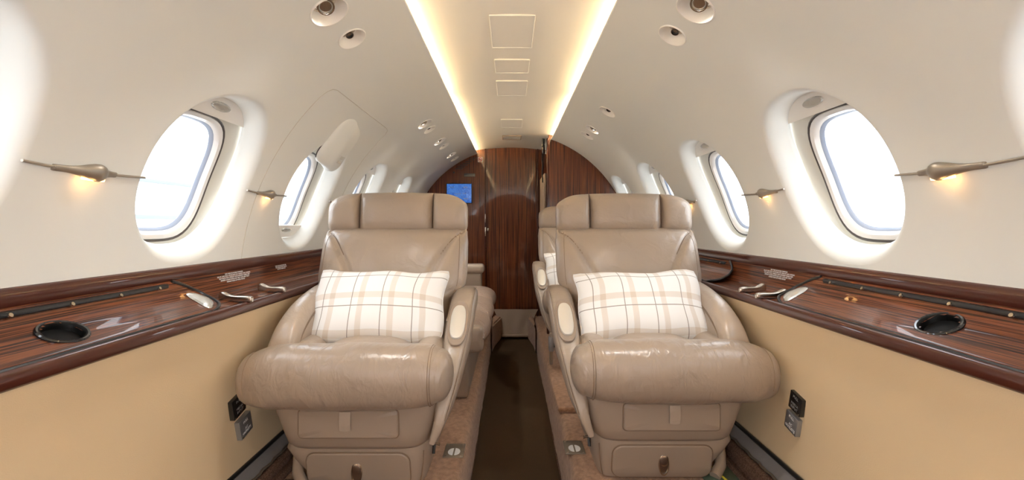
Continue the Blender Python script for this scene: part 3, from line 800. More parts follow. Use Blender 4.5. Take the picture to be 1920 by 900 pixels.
dish(1, 1.187, SD, 0.049, 'light', 'large round reading light nearest on the right side panel', gr)
dish(1, 1.355, SD, 0.041, 'vent', 'round air vent with metal nozzle beside the nearest right reading light', gr)
for i, (d, w_) in enumerate(((2.54, 'third'), (2.69, 'fourth'), (3.07, 'fifth'), (3.26, 'sixth'), (3.67, 'seventh'), (3.88, 'farthest'))):
    dish(-1, d, SD, 0.042 if i % 2 == 0 else 0.038, 'light' if i % 2 == 0 else 'vent', '%s from the camera in the row of round fittings on the left side panel' % w_, gl)
for i, (d, w_) in enumerate(((2.27, 'third'), (2.69, 'fourth'), (2.87, 'farthest'))):
    dish(1, d, SD, 0.042, 'light' if i == 1 else 'vent', '%s from the camera in the row of round fittings on the right side panel' % w_, gr)

# ------------------------------------------------------------------ pod lamps on the cables along the windows
SCAB = s_of_z(0.108)
def pod(side, d, sz, label):
    t = thing('pod_lamp', label, 'lamp', cyl(side, d, SCAB, -0.004), 'small bronze pod lamps strung along the side walls')
    body = [(-0.078, 0.0055, 0.006), (-0.074, 0.007, 0.009), (-0.05, 0.0075, 0.010), (-0.028, 0.011, 0.016), (-0.010, 0.017, 0.024), (0.006, 0.020, 0.027), (0.020, 0.016, 0.022), (0.032, 0.010, 0.012), (0.045, 0.007, 0.009), (0.058, 0.006, 0.008), (0.060, 0.004, 0.005)]
    bm = bmesh.new(); rings = []
    for (q, hh, out) in catmull([(a*sz, b_*sz, c*sz) for a, b_, c in body], 3):
        ring = []
        for i in range(16):
            a = 2*math.pi*i/16
            z_ = 0.85*(math.sin(a)*hh + (0.25*hh if math.sin(a) > 0 else 0))
            ring.append(cyl(side, d+q, SCAB + z_*1.0, -(out*0.5*(1+math.cos(a))) + 0.002))
        rings.append(ring)
    rings_mesh(bm, rings); link('shade', bm, M['bronze'], t)
    bm = bmesh.new()
    for k in range(4): 
        c = cyl(side, d + sz*(-0.006+0.007*k), SCAB+0.0185*sz - abs(k-1.5)*0.0012, -0.012*sz)
        rbox(bm, c-Vector((0.001, 0.001, 0.001)), c+Vector((0.001, 0.001, 0.001)), 0.0003, 1)
    link('light_holes', bm, M['amber_dot'], t)
    bm = bmesh.new(); rr = []
    for q in (1.0, 0.5, 0.1):
        rr.append([cyl(side, d+0.002 + 0.026*sz*q*math.cos(2*math.pi*i/16), SCAB-0.0145*sz, -0.007*sz*q*math.sin(2*math.pi*i/16) - 0.010*sz) for i in range(16)])
    rr.insert(0, [cyl(side, d+0.002 + 0.026*sz*math.cos(2*math.pi*i/16), SCAB-0.010*sz, -0.007*sz*math.sin(2*math.pi*i/16) - 0.010*sz) for i in range(16)])
    vs = rings_mesh(bm, rr, True, False); bm.faces.new(vs[-1]); link('lens', bm, M['amber'], t)
    l = bpy.data.lights.new('pod_glow', 'POINT'); l.energy = 0.012*sz; l.color = (1, 0.55, 0.22); l.shadow_soft_size = 0.006
    lo = bpy.data.objects.new('pod_glow', l); C.objects.link(lo); lo.location = cyl(side, d, SCAB-0.030*sz, -0.022*sz)
    return t
pl_d = [(-1, 0.93, 1.0, 'nearest bronze pod lamp on the left wall'), (-1, 1.61, 0.9, 'bronze pod lamp between the first two full left windows'), (-1, 2.24, 0.9, 'bronze pod lamp just above the left seat headrest'),
        (1, 0.90, 1.0, 'nearest bronze pod lamp on the right wall'), (1, 1.54, 0.9, 'bronze pod lamp between the two large right windows'), (1, 2.20, 0.9, 'bronze pod lamp just above the right seat headrest')]
for a in pl_d: pod(*a)
for side, cs in ((-1, WL), (1, WR)):
    for i in range(1, len(cs)-1):
        c0, c1 = cs[i]+AR-0.012, cs[i+1]-AR+0.012
        bm = bmesh.new(); pts = []
        for k in range(13):
            q = k/12; pts.append(cyl(side, c0+(c1-c0)*q, SCAB + 0.006*(2*abs(q-0.5))**2*(1 if q < .5 else 0.6), -0.0035))
        tube(bm, pts, 0.0028, 8)
        w_ = ('first', 'second', 'third', 'last')[i-1]
        tag(link('lamp_cable', bm, M['bronze'], loc=pts[6]), 'thin bronze cable between windows, %s along the %s wall' % (w_, 'left' if side < 0 else 'right'), 'cable', 'bronze cables carrying the pod lamps')

# ------------------------------------------------------------------ folding table leaves on the ledges
LEAF = [(0.898, -0.150), (0.893, -0.157), (0.880, -0.178), (0.858, -0.197), (0.830, -0.212), (0.798, -0.224), (0.7925, -0.229), (0.7925, -0.2335)]
def leaf_pt(side, q, d):
    q = max(0, min(1, q)); seg = [math.dist(a, b_) for a, b_ in zip(LEAF, LEAF[1:])]; x = q*sum(seg); i = 0
    while i < len(seg)-1 and x > seg[i]: x -= seg[i]; i += 1
    f = min(1, x/seg[i])
    return P(side*(LEAF[i][0]*(1-f)+LEAF[i+1][0]*f), d, LEAF[i][1]*(1-f)+LEAF[i+1][1]*f)
def table(side, d0, d1, end_near, label, cup=None, cq=0.54):
    t = thing('folding_table', label, 'table', P(side*0.84, (d0+d1)/2, -0.235))
    def edge(q):            # how far the leaf reaches at profile position q (rounded outline at its free end)
        return 0.075*(abs(q-0.55)/0.55)**2.4 if q < 0.55 else 0.07*((q-0.55)/0.45)**3.0
    bm = bmesh.new(); rows = []
    NQ, ND = 28, 190
    for j in range(NQ+1):
        q = j/NQ; e_ = edge(q)
        a, b_ = (d0, d1-e_) if not end_near else (d0+e_, d1)
        rows.append([leaf_pt(side, q, a+(b_-a)*i/ND) for i in range(ND+1)])
    vs = [[bm.verts.new(p) for p in r] for r in rows]
    for a, b_ in zip(vs, vs[1:]):
        for i in range(ND):
            if cup:
                cc = (a[i].co + b_[i+1].co)/2; h_ = leaf_pt(side, cq, cup)
                if ((cc.y-h_.y)/1.0)**2 + (((cc-h_).x**2+(cc-h_).z**2)**0.5/0.86)**2 < 0.036**2: continue
            bm.faces.new((a[i], a[i+1], b_[i+1], b_[i]))
    link('leaf', bm, M['wood'], t)
    bm = bmesh.new(); sgn = -1 if end_near else 1
    idx = 0 if end_near else ND
    path = [rows[j][idx] + Vector((0, sgn*0.003, 0.0005)) for j in range(NQ+1)]
    other = ND - idx
    bottom = [rows[NQ][i] + Vector((-side*0.0015, 0, 0.0045)) for i in (range(ND, -1, -1) if idx == ND else range(ND+1))]
    tube(bm, path + bottom[1::5], 0.0046, 8); link('gasket', bm, M['black'], t)
    bm = bmesh.new(); e0 = edge(0)
    a, b_ = (d0, d1-e0-0.02) if not end_near else (d0+e0+0.02, d1)
    rbox(bm, P(side*0.886, a, -0.164), P(side*0.898, b_, -0.1525), 0.003); hg = link('hinge', bm, M['black'], t)
    nsc = 6
    for k in range(nsc):
        bm = bmesh.new()
        d = b_ - 0.035 - 0.115*k if not end_near else a + 0.035 + 0.115*k
        if not d0 < d < d1: bm.free(); continue
        c = P(side*0.8855, d, -0.160)
        sweep(bm, [c + Vector((0, -0.0001, 0)), c + Vector((-side*0.003, 0.0001, 0.0015))], [(0.008, 0.008)]*2, Vector((0, 1, 0)), 2, 12)
        link('screw', bm, M['nickel'], hg)
    # clear ribbed oval lens at the free end
    bm = bmesh.new(); dc = (d1 - 0.035) if not end_near else (d0 + 0.05)
    if not end_near:
        rr = []
        for q, up_ in ((1, 0.001), (0.9, 0.005), (0.5, 0.008), (0.1, 0.009)):
            ring = []
            for i in range(28):
                a = 2*math.pi*i/28
                qq = 0.60 + 0.29*q*math.cos(a); dd = dc + 0.024*q*math.sin(a) - 0.06*(qq-0.56)**2*4
                ring.append(leaf_pt(side, qq, dd) + Vector((-side*up_*0.5, 0, up_)))
            rr.append(ring)
        vs = rings_mesh(bm, rr, True, False); bm.faces.new(vs[-1]); link('lamp_lens', bm, M['lens'], t)
    if cup:
        c0 = leaf_pt(side, cq, cup); pa = leaf_pt(side, cq-0.08, cup); pb = leaf_pt(side, cq+0.08, cup)
        cr = (pb-pa).normalized(); yy = Vector((0, 1, 0)); nn = cr.cross(yy); nn = nn if nn.z > 0 else -nn
        bm = bmesh.new(); rg = []
        for rr_, h in ((0.0405, 0.0035), (0.037, 0.0030), (0.034, 0.0), (0.0335, -0.007), (0.032, -0.011), (0.010, -0.0115)):
            rg.append([c0 + yy*rr_*math.cos(2*math.pi*i/40) + cr*rr_*0.86*math.sin(2*math.pi*i/40) + nn*(h+0.001) for i in range(40)])
        vs = rings_mesh(bm, rg, True, False); bm.faces.new(vs[-1]); ch = link('cup_holder', bm, M['cup_black'], t)
        bm = bmesh.new()
        rg = [[c0 + yy*(rr_*math.cos(2*math.pi*i/40)) + cr*(rr_*0.86*math.sin(2*math.pi*i/40)) + nn*h for i in range(40)] for rr_, h in ((0.0445, -0.001), (0.0445, 0.003), (0.042, 0.0052), (0.0385, 0.0045), (0.0375, 0.001))]
        rings_mesh(bm, rg, True, False); link('rim', bm, M['black_gloss'], ch)
    return t
table(-1, -0.6, 1.285, False, 'dark striped wood table leaf folded on the left ledge with round cup holder', cup=0.866)
table(1, -0.6, 1.40, False, 'dark striped wood table leaf folded on the right ledge with round cup holder', cup=0.915, cq=0.47)
table(1, 1.81, 2.9, True, 'second folded wood table leaf on the right ledge beside the seat headrest')

# metal pull handles on the ledges
def pull(side, x0, x1, d, label):
    t = thing('ledge_handle', label, 'handle', P(side*(x0+x1)/2, d, -0.232), 'curved metal handles on the side ledges')
    L = x1-x0; bm = bmesh.new(); rings = []
    for (q, zt, w_) in catmull([(0.0, 0.004, 0.006), (0.03, 0.010, 0.018), (0.2, 0.0125, 0.022), (0.45, 0.0125, 0.020), (0.65, 0.014, 0.019), (0.85, 0.020, 0.022), (0.96, 0.019, 0.020), (1.0, 0.012, 0.010)], 4):
        x = side*(x0+L*q); zb = -0.231 + 0.010*max(0, (x0+L*q-0.80))*1.2
        rings.append([P(x, d + w_*0.42*c, zb + 0.003 + zt*0.72 + zt*0.72*s_) for c, s_ in [(math.copysign(abs(math.cos(a))**0.55, math.cos(a)), math.copysign(abs(math.sin(a))**0.55, math.sin(a))) for a in [2*math.pi*k/20 for k in range(20)]]])
    rings_mesh(bm, rings); link('grip', bm, M['nickel'], t)
    bm = bmesh.new(); rbox(bm, P(side*(x0+0.25*L), d-0.006, -0.2345), P(side*(x0+0.85*L), d+0.006, -0.222), 0.002); link('mount', bm, M['black'], t)
pull(-1, 0.768, 0.868, 1.365, 'nearer curved metal handle on the left wooden ledge')
pull(-1, 0.768, 0.862, 1.565, 'farther curved metal handle on the left wooden ledge')
pull(1, 0.762, 0.864, 1.43, 'nearer curved metal handle on the right wooden ledge')
pull(1, 0.775, 0.866, 1.56, 'farther curved metal handle on the right wooden ledge')

# placard lettering on the wood behind the ledge
def placard(side, d, zc, txt, size, label):
    a, b_ = Vector((side*0.902, 0, -0.148)), Vector((side*0.890, 0, -0.19))
    up = (a-b_).normalized(); xx = Vector((0, 1, 0)) if side < 0 else Vector((0, -1, 0)); nn = xx.cross(up)
    if nn.x*side > 0: nn = -nn
    f = (zc+0.19)/0.042; p = b_ + (a-b_)*f
    O = P(p.x, d, p.z) + nn*0.0008
    bm = bmesh.new(); text_mesh(bm, txt, size, frame(O, xx, up, nn), extr=0.0002)
    tag(link('placard_text', bm, M['text_white'], loc=O, smooth=False), label, 'placard', 'white placard lettering on the wooden side panels')
LONG = 'SEAT MUST BE FACING FORWARD\nOR AFT AND FULLY OUTBOARD FOR TAKEOFF AND LANDING\nSEAT BACK FULLY UPRIGHT WITH HEADREST RAISED AND\nARMREST DOWN FASTEN SEAT BELT LOW AND TIGHT\nACROSS YOUR LAP WHILE SEATED'
placard(-1, 1.49, -0.167, LONG, 0.0062, 'white five line placard lettering on the left wooden panel')
placard(-1, 1.79, -0.164, 'TABLE MUST BE STOWED FOR\nTAXI TAKEOFF AND LANDING\nLIFE VEST UNDER SEAT', 0.0062, 'white three line placard lettering near the left seat')
placard(1, 1.54, -0.166, LONG, 0.0062, 'white placard lettering on the right wooden panel')

# outlet covers on the tan wall
def outlet(side, d, zc, size, m, txt, tm, label, shear=0.0):
    x = 0.834 if zc > -0.62 else 0.833
    t = thing('outlet_cover', label, 'outlet cover', P(side*x, d, zc))
    bm = bmesh.new(); rbox(bm, P(side*(x-0.014), d-size/2, zc-size*0.5), P(side*(x+0.003), d+size/2, zc+size*0.5), 0.002); link('lid', bm, m, t)
    xx = Vector((0, 1, 0)) if side < 0 else Vector((0, -1, 0)); nn = Vector((-side, 0, 0))
    bm = bmesh.new(); text_mesh(bm, txt, 0.011, frame(P(side*(x-0.0143), d, zc), xx, (0, 0, 1), nn), extr=0.0002); link('lettering', bm, tm, t)
    bm = bmesh.new(); c = P(side*(x-0.015), d-size/2+0.005, zc-size/2+0.006)
    rbox(bm, c-Vector((0.001, 0.002, 0.002)), c+Vector((0.001, 0.002, 0.002)), 0.0008); link('screw', bm, M['nickel'], t)
    t.rotation_euler.x = math.radians(14)
T1 = 'PULL\n\nMEDIA\nINPUT'; T2 = 'PULL\n\nAC\nOUTLETS'
outlet(-1, 1.385, -0.545, 0.062, M['black_gloss'], T1, M['text_dim'], 'black square outlet cover on the left tan wall')
outlet(-1, 1.42, -0.620, 0.062, M['silver'], T2, M['text_white'], 'silver square outlet cover on the left tan wall')
outlet(1, 1.325, -0.515, 0.055, M['black_gloss'], T1, M['text_dim'], 'black square outlet cover on the right tan wall')
outlet(1, 1.345, -0.580, 0.055, M['silver'], T2, M['text_white'], 'silver square outlet cover on the right tan wall')

# seat track cover plates in the carpet
for side, x, d, lab in ((-1, -0.205, 1.665, 'metal floor plate with two white half discs by the left seat'), (1, 0.232, 1.69, 'metal floor plate with two white half discs by the right seat')):
    t = thing('floor_plate', lab, 'floor plate', P(x, d, FZ))
    bm = bmesh.new(); rbox(bm, P(x-0.036, d-0.05, FZ-0.001), P(x+0.036, d+0.05, FZ+0.003), 0.001); pl_ = link('plate', bm, M['grey_plate'], t)
    bm = bmesh.new()
    for s_ in (-1, 1):
        pts = [P(x+s_*(0.003+0.019*math.cos(a)), d-0.012+0.025*math.sin(a), FZ+0.0028) for a in [(-math.pi/2)+math.pi*i/12 for i in range(13)]]
        prism(bm, pts, Vector((0, 0, 0.001)))
    link('half_discs', bm, M['paper'], t)
    for a in (-1, 1):
        for b_ in (-1, 1): 
            bm = bmesh.new(); c = P(x+a*0.027, d+b_*0.041, FZ+0.003); rbox(bm, c-Vector((0.003, 0.003, 0.001)), c+Vector((0.003, 0.003, 0.001)), 0.0008)
            link('screw', bm, M['nickel'], t)

# carpeted flap behind the right seat base
bm = bmesh.new(); rbox(bm, P(0.205, 2.0, FZ-0.002), P(0.36, 2.42, FZ+0.022), 0.014, 3)
t = tag(link('carpet_pad', bm, M['carpet'], loc=P(0.28, 2.2, FZ)), 'rounded carpet covered pad on the floor behind the right seat base', 'pad')

# ------------------------------------------------------------------ cabin seats
def G(x, c, w_): return math.exp(-((x-c)/w_)**2)
def make_seat(side, label):
    org = P(side*0.49, 1.70, FZ)
    root = thing('cabin_seat', label, 'seat', org, 'beige leather cabin seats')
    def Q(u, d, z): return P(side*u, d, z)
    # lower base with drawer
    def levels(bm, lv, e=7, n=48):
        rings = []
        for (x0, x1, d0, d1, z) in lv:
            cx, cd = (x0+x1)/2, (d0+d1)/2
            rings.append([Q(cx+a, cd+b_, z) for a, b_ in sup((x1-x0)/2, (d1-d0)/2, e, n)])
        rings_mesh(bm, rings)
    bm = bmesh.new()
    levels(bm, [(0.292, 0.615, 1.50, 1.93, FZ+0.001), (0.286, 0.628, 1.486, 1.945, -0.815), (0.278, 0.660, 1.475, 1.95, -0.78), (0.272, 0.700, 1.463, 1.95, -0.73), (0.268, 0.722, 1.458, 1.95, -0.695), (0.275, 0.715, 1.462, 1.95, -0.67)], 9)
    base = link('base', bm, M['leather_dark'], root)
    # moulded side rail running down on the wall side
    bm = bmesh.new(); tube(bm, [Q(0.70, 1.56, -0.71), Q(0.70, 1.54, -0.745), Q(0.685, 1.50, -0.785), Q(0.655, 1.475, -0.808)], 0.018, 10); link('base_rail', bm, M['leather_dark'], root)
    bm = bmesh.new()
    def slab(bm, x0, x1, z0, z1, dfun, th, r_=0.02, n=6, bow=0.0):
        pts = []
        for cx, cz, a0 in ((x1-r_, z1-r_, 0), (x0+r_, z1-r_, 90), (x0+r_, z0+r_, 180), (x1-r_, z0+r_, 270)):
            for k in range(n+1):
                a = math.radians(a0+90*k/n); pts.append((cx+r_*math.cos(a), cz+r_*math.sin(a)))
        front = []
        cx_, cz_ = (x0+x1)/2, (z0+z1)/2
        def ringq(f, off): return [Q(cx_+(x-cx_)*f[0], dfun(cz_+(z-cz_)*f[1])+off, cz_+(z-cz_)*f[1]) for x, z in pts]
        ww, hh = (x1-x0), (z1-z0)
        rings = [ringq((1, 1), th), ringq((1, 1), 0.003), ringq((1-0.006/ww, 1-0.006/hh), 0.0), ringq((0.5, 0.5), -bow), ringq((0.05, 0.05), -bow)]
        vs = rings_mesh(bm, rings, True, False); bm.faces.new(vs[-1])
        slab.groove = [p + Vector((0, 0.0015, 0)) for p in ringq((1+0.002/ww, 1+0.002/hh), 0.0055)]
        slab.groove.append(slab.groove[0]); return vs
    dlow = lambda z: 1.458 + 0.028*max(0, (-0.695-z)/0.12) - 0.009
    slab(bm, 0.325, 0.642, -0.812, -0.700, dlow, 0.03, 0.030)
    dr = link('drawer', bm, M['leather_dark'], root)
    bm = bmesh.new(); tube(bm, slab.groove, 0.0024, 6); link('gap', bm, M['stitch'], dr)
    bm = bmesh.new(); dz_ = -0.762
    rg = [[Q(0.487+a*q*0.017, dlow(dz_)+dd, dz_+b_*q*0.036) for a, b_ in sup(1, 1, 2, 28)] for q, dd in ((1, 0.001), (1, -0.005), (0.88, -0.007), (0.80, -0.003), (0.1, -0.003))]
    vs = rings_mesh(bm, rg, True, False); bm.faces.new(vs[-1]); lt = link('latch', bm, M['nickel'], dr)
    bm = bmesh.new()
    rg = [[Q(0.487+a*q*0.013, dlow(dz_)-0.004+dd, dz_+0.011+b_*q*0.018) for a, b_ in sup(1, 1, 2.4, 24)] for q, dd in ((1, 0.001), (0.95, -0.003), (0.6, -0.005), (0.1, -0.005))]
    vs = rings_mesh(bm, rg, True, False); bm.faces.new(vs[-1]); link('latch_button', bm, M['nickel'], lt)
    # upper shell under the cushion
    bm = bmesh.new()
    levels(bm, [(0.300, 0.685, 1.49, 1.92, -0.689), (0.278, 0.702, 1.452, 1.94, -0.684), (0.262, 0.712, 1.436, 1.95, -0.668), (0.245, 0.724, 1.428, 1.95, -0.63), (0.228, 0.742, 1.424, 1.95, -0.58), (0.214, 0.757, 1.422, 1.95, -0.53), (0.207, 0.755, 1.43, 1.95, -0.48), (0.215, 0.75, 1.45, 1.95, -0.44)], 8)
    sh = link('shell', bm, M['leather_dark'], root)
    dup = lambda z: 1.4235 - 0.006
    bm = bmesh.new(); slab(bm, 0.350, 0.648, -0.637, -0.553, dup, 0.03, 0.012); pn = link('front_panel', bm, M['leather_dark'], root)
    bm = bmesh.new(); tube(bm, slab.groove, 0.0024, 6); link('gap', bm, M['stitch'], pn)
    bm = bmesh.new(); rows = []
    for q in range(9):
        z = -0.556 - 0.056*q/8; rows.append([Q(0.489+0.033*i/4, 1.4165-0.004-0.004*math.sin(math.pi*q/8)+0.001*(i-2)**2*0.2, z - (0.003*math.sin(math.pi*i/4) if q == 8 else 0)) for i in range(5)])
    vs = [[bm.verts.new(p) for p in r] for r in rows]
    for a, b_ in zip(vs, vs[1:]):
        for i in range(4): bm.faces.new((a[i], a[i+1], b_[i+1], b_[i]))
    ext = bmesh.ops.extrude_face_region(bm, geom=list(bm.faces))
    for v in [g for g in ext['geom'] if isinstance(g, bmesh.types.BMVert)]: v.co.y += 0.003
    link('pull_strap', bm, M['leather'], pn)
    # seam of the base edge, slot and lever on the aisle side
    bm = bmesh.new(); tube(bm, [Q(0.283, 1.474, -0.70), Q(0.285, 1.477, -0.74), Q(0.292, 1.488, -0.785), Q(0.299, 1.497, -0.813)], 0.0016, 6); link('seam', bm, M['stitch'], base)
    bm = bmesh.new(); tube(bm, [Q(0.266, 1.585, -0.675), Q(0.266, 1.555, -0.75)], 0.005, 8); lv = link('lever_slot', bm, M['black'], root)
    bm = bmesh.new(); tube(bm, [Q(0.267, 1.565, -0.72), Q(0.250, 1.562, -0.722), Q(0.247, 1.562, -0.722)], [0.003, 0.004, 0.006], 8); link('lever', bm, M['nickel'], lv)
    # seat roll
    bm = bmesh.new()
    keys = [(0.222, 0.148, 0.150), (0.26, 0.168, 0.174), (0.34, 0.178, 0.184), (0.50, 0.182, 0.188), (0.64, 0.180, 0.184), (0.72, 0.172, 0.176), (0.768, 0.148, 0.150)]
    kk = catmull(keys, 6)
    path, sz = [], []
    for (u, a, b_) in kk:
        path.append(Q(u, 1.405 + 0.004*math.sin(u*9), -0.444 - 0.006*G(u, 0.8, 0.12) + 0.0015*math.sin(u*31)))
        sz.append((a*(1+0.006*math.sin(u*47)), b_))
    sweep(bm, path, sz, Vector((0, 1, 0)), 2.25, 40, True, 0.040)
    rl = link('seat_roll', bm, M['leather_roll'], root)
    for uu in (0.240, 0.246, 0.766):
        bm = bmesh.new(); sc = [k_ for k_ in kk if k_[0] >= uu] or [kk[-1]]; a, b_ = sc[0][1]/2, sc[0][2]/2
        zc = -0.444 - 0.006*G(uu, 0.8, 0.12)
        tube(bm, [Q(uu, 1.405+0.004*math.sin(uu*9)+(a+0.0002)*math.copysign(abs(math.cos(t))**(2/2.25), math.cos(t)), zc+(b_+0.0002)*math.copysign(abs(math.sin(t))**(2/2.25), math.sin(t))) for t in [2*math.pi*i/48 for i in range(49)]], 0.0011, 5)
        link('seam', bm, M['stitch'], rl)
    # seat cushion: a wide middle and two side bolsters, seams converge towards the back
    bm = bmesh.new()
    def cush(u0, u1, v0, v1, top, thick=0.10):
        def fn(s, t):
            q = (t+1)/2; d = 1.43 + 0.50*q
            a = u0 + (v0-u0)*q; b_ = u1 + (v1-u1)*q
            u = (a+b_)/2 + s*(b_-a)/2
            hgt = (max(0, 1-abs(s)**2.6)*max(0, 1-abs(t)**6))**0.5
            return Q(u, d, -0.43 + (top+0.43)*hgt), Q(u, d, -0.43-thick*0.3*hgt)
        return fn
    inflate(bm, cush(0.315, 0.635, 0.345, 0.60, -0.366), 24, 18); link('seat_cushion', bm, M['leather'], root)
    for a in ((0.228, 0.322, 0.235, 0.345, -0.372), (0.630, 0.735, 0.600, 0.725, -0.368)):
        bm = bmesh.new(); inflate(bm, cush(*a), 14, 18); link('seat_bolster', bm, M['leather'], root)
    # wing arm on the wall side
    tops = [(1.432, -0.47), (1.436, -0.44), (1.447, -0.40), (1.475, -0.352), (1.52, -0.305), (1.60, -0.263), (1.70, -0.236), (1.80, -0.222), (1.90, -0.217), (1.97, -0.225), (2.0, -0.25)]
    bm = bmesh.new(); rings = []
    for (d, z) in catmull(tops, 4):
        zb = -0.485; cz, hh = (z+zb)/2, max(0.01, (z-zb)/2); wd = 0.044
        ring = []
        for x, y in sup(wd, hh, 3.2, 36):
            yy = y; ring.append(Q(0.727 + x + 0.010*G(z, -0.25, 0.1)*0, d, cz+yy))
        rings.append(ring)
    rings_mesh(bm, rings); wa = link('window_armrest', bm, M['leather'], root)
    for off, xo in ((0.030, 0.0425), (0.034, 0.0435)):
        bm = bmesh.new(); pts = []
        for (d, z) in catmull(tops, 4)[3:-6]:
            pts.append(Q(0.727-xo, d+0.022, z-off-0.004))
        tube(bm, pts, 0.0010, 5); link('seam', bm, M['stitch'], wa)
    # aisle arm: a sloping band that runs down into the shell
    ak = [(0.200, 1.985, -0.325, 0.060, 0.050), (0.192, 1.965, -0.300, 0.080, 0.075), (0.190, 1.90, -0.292, 0.088, 0.088), (0.190, 1.80, -0.300, 0.092, 0.092), (0.191, 1.70, -0.335, 0.092, 0.094), (0.194, 1.61, -0.395, 0.088, 0.092),
          (0.202, 1.535, -0.460, 0.074, 0.084), (0.212, 1.475, -0.530, 0.056, 0.070), (0.226, 1.440, -0.590, 0.036, 0.050), (0.250, 1.438, -0.655, 0.020, 0.030)]
    ck = catmull(ak, 6); bm = bmesh.new()
    sweep(bm, [Q(u, d, z) for u, d, z, a, b_ in ck], [(a, b_) for u, d, z, a, b_ in ck], Vector((1, 0, 0)), 3.4, 36, True, 0.008)
    aa = link('aisle_armrest', bm, M['leather'], root)
    def arm_at(q):
        x = q*(len(ck)-1); i = min(int(x), len(ck)-2); f = x-i
        c = [a*(1-f)+b_*f for a, b_ in zip(ck[i], ck[i+1])]
        t = (Vector(ck[min(i+2, len(ck)-1)][1:3]) - Vector(ck[max(0, i-1)][1:3])).normalized()
        n = Vector((t.y, -t.x)); n = n if n.y > 0 else -n        # (d, z)
        return c, t, n
    for sx in (-1, 1):
        bm = bmesh.new(); pts = []
        for i in range(10, 49):
            c, t, n = arm_at(i/54.0); e_ = 0.455
            pts.append(Q(c[0]+sx*c[3]*0.43, c[1]+n.x*c[4]*0.462, c[2]+n.y*c[4]*0.462))
        tube(bm, pts, 0.0010, 5); link('seam', bm, M['stitch'], aa)
    # long oval control plate let into the arm
    c, t, n = arm_at(0.513)
    def oval_plate(bm, cc, tt, nn, hw, hl, h0, layers, e_=2.7):
        rg = []
        for q, dh in layers:
            ring = []
            for a, b_ in sup(hw*q[0], hl*q[1], e_, 32):
                cc2 = (cc[1]+tt.x*b_+nn.x*(h0+dh), cc[2]+tt.y*b_+nn.y*(h0+dh)); ring.append(Q(cc[0]+a, *cc2))
            rg.append(ring)
        vs = rings_mesh(bm, rg, True, False); bm.faces.new(vs[-1])
    bm = bmesh.new(); h0 = c[4]/2 + 0.0005
    oval_plate(bm, c, t, n, 0.034, 0.100, h0, [((1, 1), -0.004), ((1, 1), 0.001), ((0.96, 0.985), 0.0025), ((0.86, 0.95), 0.001), ((0.1, 0.4), 0.001)])
    rec = link('plate_surround', bm, M['leather_dark'], root)
    c2 = list(c); c2[1] -= t.x*(-0.012)*-1; c2[2] -= t.y*(-0.012)*-1
    bm = bmesh.new(); oval_plate(bm, c, t, n, 0.026, 0.076, h0, [((1, 1), 0.0), ((1, 1), 0.005), ((0.93, 0.975), 0.0075), ((0.6, 0.8), 0.0085), ((0.05, 0.3), 0.0088)])
    cpl = link('control_plate', bm, M['nickel_plate'], rec)
    # backrest
    hwk = [(-0.46, 0.20), (-0.38, 0.225), (-0.31, 0.245), (-0.262, 0.280), (-0.235, 0.296), (-0.20, 0.300), (-0.14, 0.301), (-0.08, 0.300), (-0.03, 0.295), (-0.012, 0.285)]
    def hw(z):
        for a, b_ in zip(hwk, hwk[1:]):
            if z <= b_[0]: f = (z-a[0])/(b_[0]-a[0]); f = f*f*(3-2*f); return a[1]*(1-f)+b_[1]*f
        return hwk[-1][1]
    def seam_x(z):          # the sweeping seam between centre and shoulder bolster
        q = max(0, min(1, (-0.035-z)/0.22)); return 0.275 - 0.145*(q**0.62)
    def backf(s, t):
        z = -0.46 + (t+1)/2*0.448; h = hw(z); x = s*h
        d0 = 1.985 + (z+0.03)*0.42
        body = (max(0, 1-abs(s)**5)*max(0, 1-abs(t)**8))**0.5
        sx = seam_x(z) if z > -0.32 else 0.13
        crease = G(abs(x), sx, 0.011)*0.020
        bol = 0.034*(1/(1+math.exp(-(abs(x)-sx)/0.012)))*math.exp(-max(0, abs(x)-sx-0.05)**2/0.01)
        mid = 0.012*max(0, 1-(x/0.2)**2)
        front = d0 - (0.062+bol+mid)*body + crease
        return Q(0.49+x, front, z), Q(0.49+x*0.97, d0+0.085*body, z)
    bm = bmesh.new(); inflate(bm, backf, 84, 60); bk = link('backrest', bm, M['leather'], root, angle=75)
    for sx_ in (-1, 1):
        bm = bmesh.new(); pts = []
        for i in range(20):
            z = -0.035 - 0.25*i/19; x = seam_x(z); d0 = 1.985+(z+0.03)*0.42
            t_ = (z+0.46)/0.448*2-1; h = hw(z); body = (max(0, 1-abs(x/h)**5)*max(0, 1-abs(t_)**8))**0.5
            pts.append(Q(0.49+sx_*x, d0-(0.062+0.012+0.0)*body+0.0095, z))
        tube(bm, [p + Vector((0, 0.006, 0)) for p in pts], 0.0026, 6); link('seam', bm, M['stitch'], bk)
        bm = bmesh.new(); pts = []
        for i in range(24):
            z = -0.03 - 0.21*i/23; h = hw(z); s_ = 0.90; f, _ = backf(s_*sx_, (z+0.46)/0.448*2-1); pts.append(f + Vector((0, -0.0004, 0)))
        tube(bm, pts, 0.0009, 5); link('seam', bm, M['stitch'], bk)
